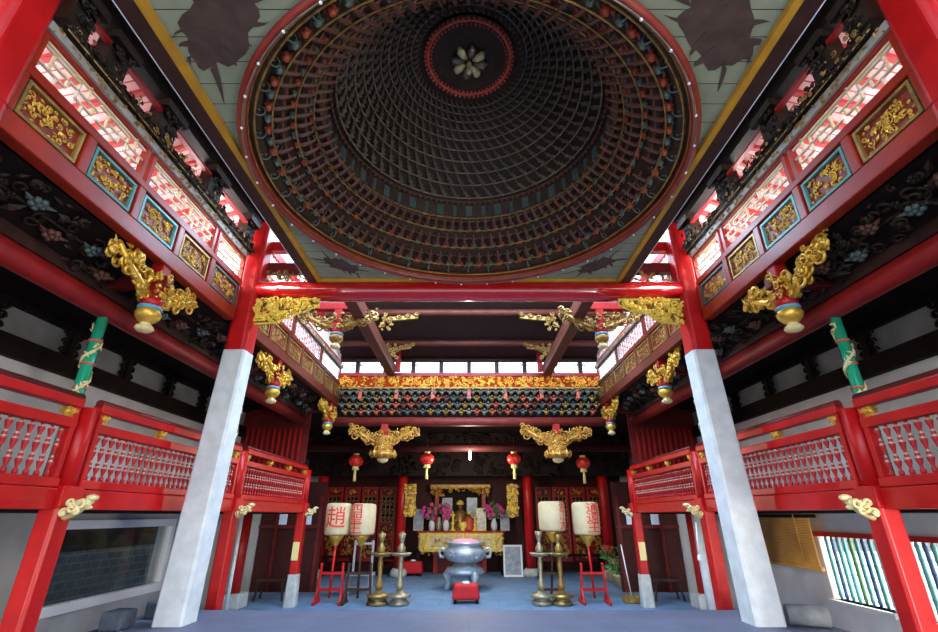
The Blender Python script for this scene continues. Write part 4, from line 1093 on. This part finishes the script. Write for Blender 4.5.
bench(376,399,18.6,.55,'short dark bench near the left red hall column','wood_dark')
# red hanging lanterns
def hang_lantern(u,v,lab,Y):
    x,z=at(u,v,Y); t=thing('hanging_lantern',lab,'lantern',(x,Y,z),'small red hanging lanterns')
    m=MB(); N=12; R=.21
    vs=[];fs=[]
    for i in range(9):
        ph=-1.25+2.5*i/8
        for k in range(24):
            a=2*PI*k/24; q=R*math.cos(ph)*(1-.035*(k%2)); vs.append((x+q*math.cos(a),Y+q*math.sin(a),z+.175*math.sin(ph)))
    for i in range(8):
        for k in range(24): fs.append([i*24+k,i*24+(k+1)%24,(i+1)*24+(k+1)%24,(i+1)*24+k])
    m.add(vs,fs,True); m.build('globe','lantern_red',t)
    MB().lathe([(.08,.0),(.085,.05),(.06,.06)],(x,Y,z+.155),14).build('cap','yellow_tassel',t); MB().lathe([(.06,-.10),(.10,-.09),(.085,.0)],(x,Y,z-.155),14).build('collar','yellow_tassel',t)
    MB().tube([(x,Y,z-.24),(x,Y,z-.30),(x,Y,z-.56)],[.02,.035,.045],8).build('tassel','yellow_tassel',t)
    MB().tube([(x,Y,z+.2),(x,Y,E+2.73)],.008,5).build('cord','wood_dark',t)
for u,v,lab in((356,461,'red hanging lantern with yellow tassel, outermost on the left'),(427,459,'red hanging lantern left of the altar'),(514,459,'red hanging lantern right of the altar'),(583,463,'red hanging lantern with yellow tassel, outermost on the right')): hang_lantern(u,v,lab,14.2)
x,z=at(470,455,14.3); t=thing('hanging_bulb','small white bulb hanging over the middle of the hall','lamp',(x,14.3,z))
MB().lathe([(0,-.14),(.035,-.12),(.035,.10),(.02,.14)],(x,14.3,z),10).build('bulb','glow',t); MB().tube([(x,14.3,z+.13),(x,14.3,E+2.73)],.008,5).build('cord','wood_dark',t)
# carvings in the dark hall head
t=thing('hanging_screen','dark carved screen over the altar and doors in the back hall','carving',(0,17,E+1.3))
MB().bb((-5.6,17.0,E+1.25),(5.6,17.06,E+2.7)).build('board','wood_dark',t)
MB().carve(frame((-5.6,17.0,E+1.27),(1,0,0),(0,0,1),(0,-1,0)),11.2,1.35,330,61,.20,.03,None,.08).build('openwork','wood_dark',t)
# potted plants and broom
def plant(u,Y,seed,lab,h=.9):
    x,_=at(u,580,Y); t=thing('potted_plant',lab,'plant',(x,Y,0),'potted plants')
    MB().lathe([(.13,0),(.19,.28),(.21,.30),(.21,.34),(.16,.33)],(x,Y,0),16).build('pot','terracotta',t)
    rd=random.Random(seed); m=MB()
    for k in range(46):
        a=rd.uniform(0,6.3); q=rd.uniform(.05,.34); z=rd.uniform(.4,h); fr=frame((x+q*math.cos(a),Y+q*math.sin(a)*.8,z),(math.cos(a),0,.3),(0,0,1),(0,-1,0)); m.leaf(fr,0,0,.24,.09,rd.uniform(-.9,1.2),.03)
    m.build('leaves','leaf_green',t)
    s_=MB()
    for k in range(6): a=k*1.05; s_.tube([(x,Y,.3),(x+.2*math.cos(a),Y+.2*math.sin(a),h*.85)],.01,5)
    s_.build('stems','leaf_green',t)
    b=MB()
    for k in range(8): a=rd.uniform(0,6.3); b.blossom(frame((x+.25*math.cos(a),Y-.1,h*rd.uniform(.85,1.05)),(1,0,0),(0,0,1),(0,-1,0)),0,0,.05,.02)
    b.build('blossoms','flower_red',t)
plant(613,16.6,5,'potted flowering plant at the right end of the back doors',1.0); plant(621,15.4,6,'leafy potted plant left of the broom',.75)
x,_=at(632,600,12.9); Y=12.9
t=thing('dustpan','long handled dustpan resting by the right stone post base','dustpan',(x,Y,0))
MB().prism([(-.2,0),(.2,0),(.2,.16),(-.2,.16)],frame((x,Y-.16,.0),(1,0,0),(0,0,1),(0,1,0)),.3).build('pan','gold_old',t,.03)
MB().tube([(x,Y,.15),(x-.10,Y+.05,1.25)],.014,8).build('handle','white_paint',t)

# ------------------------------------------------------------------ lower aisles
# left window
t=thing('window_1','white framed window in the left aisle wall',None,(-6.0,8.7,.7)); t['kind']='structure'
f=MB(); y0,y1,z0,z1=LW[0]
f.bb((-6.05,y0-.02,z0-.1),(-5.93,y1+.12,z0+.04)); f.bb((-6.05,y0-.02,z1-.07),(-5.93,y1+.12,z1+.06)); f.bb((-6.05,y1,z0+.04),(-5.93,y1+.12,z1-.07)); f.bb((-6.05,y0-.02,z0+.04),(-5.93,y0+.08,z1-.07))
f.build('window_frame','white_paint',t,.01); MB().bb((-6.10,y0,z0),(-6.09,y1,z1)).build('pane','glass',t)
struct('wall_outside_left',MB().bb((-7.3,3.5,0),(-7.2,15.5,1.32)),'grey_brick')
struct('wall_outside_upper_left',MB().bb((-7.32,3.5,1.32),(-7.2,15.5,3.4)),'wood_dark')
for s in(-1,1): struct('ground_outside_'+SIDE[s],MB().bb((min(s*6.4,s*45),-14,-.2),(max(s*6.4,s*45),30,-.02)),'ground_pale')
struct('ground_outside_front',MB().bb((-6.4,-14,-.2),(6.4,4,-.02)),'ground_pale')
# right windows with glazed bars
for i,(y0,y1,z0,z1) in enumerate(RW):
    t=thing('window_%d'%(i+2),'barred window opening in the right aisle wall',None,(6.0,(y0+y1)/2,z0)); t['kind']='structure'
    f=MB(); f.bb((5.95,y0-.04,z1-.02),(6.1,y1+.04,z1+.05)); f.build('head','red',t)
    MB().bb((5.93,y0-.06,z0-.07),(6.2,y1+.06,z0)).build('sill','plaster',t)
    for k in range(9):
        y=y0+.07+(y1-y0-.14)*k/8
        pr=[(.03,0),(.034,.1)]
        for q in range(6): pr+=[(.036,.16*q+.06),(.044,.16*q+.08),(.036,.16*q+.10)]
        pr=[(.016,0)]+[(r*.74,z) for r,z in pr[2:] if z<z1-z0-.03]+[(.016,z1-z0-.02)]
        MB().lathe(pr,(6.08,y,z0),8).build('bar',('teal_frame','teal','blue_dark','teal','leaf_green')[k%5],t)
# bamboo blind on the right
t=thing('bamboo_blind','brown bamboo roll blind hanging in the right aisle beyond the barred window','blind',(5.75,9.7,E-.0))
m=MB(); z=E+.0
for k in range(30): m.tube([(5.78,8.65,E-.06-.026*k),(5.78,10.85,E-.06-.026*k)],.0135,6)
m.build('slats','bamboo',t); MB().tube([(5.78,8.6,E-.82),(5.78,10.9,E-.82)],.035,10).build('bottom_roll','bamboo',t)
m=MB(); 
for y in(9.0,10.5): m.bar((5.755,y,E-.82),(5.755,y,E+.02),.012,.012)
m.build('cord','bamboo',t)
tag(MB().tube([(5.80,8.5,E-.015),(5.80,11.0,E-.015)],.028,8).build('blind_rail','wood_dark'),'dark rail from which the bamboo blind hangs','rail')
# rear aisle partitions: red door with papers
for s in(-1,1):
    t=thing('aisle_partition','dark red boarded partition at the back of the %s aisle'%SIDE[s],'partition',(s*5.2,14.6,0),'aisle partitions')
    xa,xb=sorted((s*4.2,s*5.98))
    MB().bb((xa,14.6,0),(xb,14.68,E+.9)).build('boards','boards_dark',t)
    f=MB()
    for x in(4.25,4.85,5.45): f.bb((min(s*x,s*(x+.09)),14.55,.0),(max(s*x,s*(x+.09)),14.6,E+.5))
    f.build('battens','dark_red',t); MB().bb((xa,14.54,E-.35),(xb,14.6,E-.27)).build('cross_rail','dark_red',t)
    for j,x in enumerate((4.62,5.32)):
        tag(MB().bb((s*x-.11,14.52,E-.27+.02),(s*x+.11,14.545,E+.10)).build('paper_notice','paper_white'),'white paper notice on the %s aisle partition, %s the court'%(SIDE[s],('nearer','farther from')[j]),'notice')
    # aisle inner columns
    t=thing('aisle_column','red aisle column on a pale stone block in the %s aisle'%SIDE[s],'column',(s*5.35,12.2,0),'aisle columns')
    MB().tube([(s*5.35,12.2,.3),(s*5.35,12.2,E+.03)],.13,14).build('shaft','red_old',t); MB().bb((s*5.35-.25,11.95,0),(s*5.35+.25,12.45,.3)).build('stone_base','stone_old',t,.03)
    # pale pipe
    tag(MB().tube([(s*4.75,10.6,0),(s*4.75,10.6,E+.02)],.035 if s<0 else .09,10).build('drain_pipe' if s<0 else 'aisle_pier','stone'),'pale upright standing behind the middle %s gallery post'%SIDE[s],'pipe' if s<0 else 'pier')
    # dark stool in aisle
    t=thing('aisle_stool','dark wooden stool in the shadow of the %s aisle'%SIDE[s],'stool',(s*4.9,13.3,0),'dark aisle stools')
    MB().bb((s*4.9-.35,13.1,.42),(s*4.9+.35,13.5,.48)).build('seat','wood_brown',t)
    for a in(-.28,.28):
        for b in(-.14,.14): MB().bar((s*4.9+a,13.3+b,.42),(s*4.9+a*1.25,13.3+b*1.4,0),.04,.04).build('leg','wood_brown',t)
    # yellow notice on far post
    x=s*XG
    tag(MB().bb((x-.075,12.27,.95),(x+.075,12.294,1.34)).build('paper_notice','notice_yellow'),'small yellow notice on the farthest %s gallery post'%SIDE[s],'notice')
# hanging lamp cord on the right corbel
t=thing('hanging_lamp','little lamp on a cord under the right middle corbel','lamp',(3.9,8.75,E-.7)); MB().tube([(3.9,8.75,E-.12),(3.86,8.75,E-.62)],.012,6).build('cord','white_paint',t); MB().lathe([(0,-.06),(.04,-.03),(.03,.03),(.015,.05)],(3.86,8.75,E-.66),8).build('bulb','porcelain',t)
# blocks at the stage sides
def stone_block(x,y,sx,sy,h,lab,m):
    tag(MB().box((x,y,.68+h/2),(sx,sy,h)).build('stone_block',m,bev=.03),lab,'stone block','stone blocks')
stone_block(-4.10,7.25,.30,.28,.20,'low dark stone block left of the tall left column base','stone_dark')
stone_block(-4.20,6.55,.26,.3,.20,'squat dark stone block nearer the left edge','stone_dark')
t=thing('stone_drum','grey stone drum lying beside the tall right column base','stone drum',(4.1,6.7,.68))
MB().tube([(3.93,6.75,.80),(4.35,6.62,.80)],[.11,.12],16).build('drum','stone_grey',t)

# ------------------------------------------------------------------ light, camera
w=bpy.data.worlds.new('World'); bpy.context.scene.world=w; w.use_nodes=True
nt=w.node_tree; bg=nt.nodes['Background']; bg.inputs[1].default_value=4.8
tc=nt.nodes.new('ShaderNodeTexCoord'); sp=nt.nodes.new('ShaderNodeSeparateXYZ'); rp_=nt.nodes.new('ShaderNodeValToRGB')
nt.links.new(tc.outputs['Generated'],sp.inputs[0]); nt.links.new(sp.outputs[2],rp_.inputs[0]); nt.links.new(rp_.outputs[0],bg.inputs[0])
cr=rp_.color_ramp; cr.elements[0].position=0; cr.elements[0].color=(.12,.12,.12,1); cr.elements[1].position=.03; cr.elements[1].color=(1.25,1.25,1.25,1)
e_=cr.elements.new(.25); e_.color=(.74,.87,1,1)
e_=cr.elements.new(.6); e_.color=(.50,.72,1,1)
def lamp(name,kind,loc,rot,energy,col,size=None,sy=None):
    l=bpy.data.lights.new(name,kind); l.energy=energy; l.color=col
    if size: 
        l.size=size
        if sy: l.shape='RECTANGLE'; l.size_y=sy
    o=bpy.data.objects.new(name,l); C.objects.link(o); o.location=loc; o.rotation_euler=rot; return o
# daylight falling through the open light well, and bounced up under the side eaves
lamp('light_well_daylight','AREA',(0,8.3,E+5.35),(math.radians(16),0,0),1000,(.55,.77,1),7.0,2.0)
for s in(-1,1):
    for y,L in((3.7,6.4),(11.2,4.2)):
        lamp('eave_daylight','AREA',(s*5.9,y,E+3.05),(0,math.radians(180-s*-28),0),1100*L/6.4,(1,.94,.92),1.2,L)
lamp('hall_bulb','POINT',(0,14.3,E+1.2),(0,0,0),240,(1,.88,.70)).data.shadow_soft_size=.12
lamp('window_daylight','AREA',(9.0,7.6,3.4),(0,math.radians(18),0),1500,(.97,.98,1),4.0,6.0)
for s,e in((1,520),(-1,140)): lamp('aisle_fill_lamp','AREA',(s*5.2,-1.3,1.1),(math.radians(90),0,0),e,(1,.96,.90),1.5,1.7)  # fill lamps added behind the camera to brighten the side aisles
for s in(-1,1): lamp('clerestory_daylight','AREA',(s*4.5,6.25,E+4.02),(0,math.radians(s*78),0),130,(1,.93,.92),.5,1.0)
cam=bpy.data.cameras.new('camera'); cam.sensor_fit='HORIZONTAL'; cam.sensor_width=36; cam.lens=F/938*36; cam.clip_start=.05
co=bpy.data.objects.new('camera',cam); C.objects.link(co); co.location=(0,0,EYE); co.rotation_euler=(PI/2+PITCH,0,0)
sc=bpy.context.scene; sc.camera=co
sc.view_settings.view_transform='Standard'; sc.view_settings.look='None'; sc.view_settings.gamma=1; sc.view_settings.exposure=0.0
sc.view_settings.use_curve_mapping=False
sc.cycles.use_denoising=True
sc.cycles.max_bounces=8; sc.cycles.diffuse_bounces=5
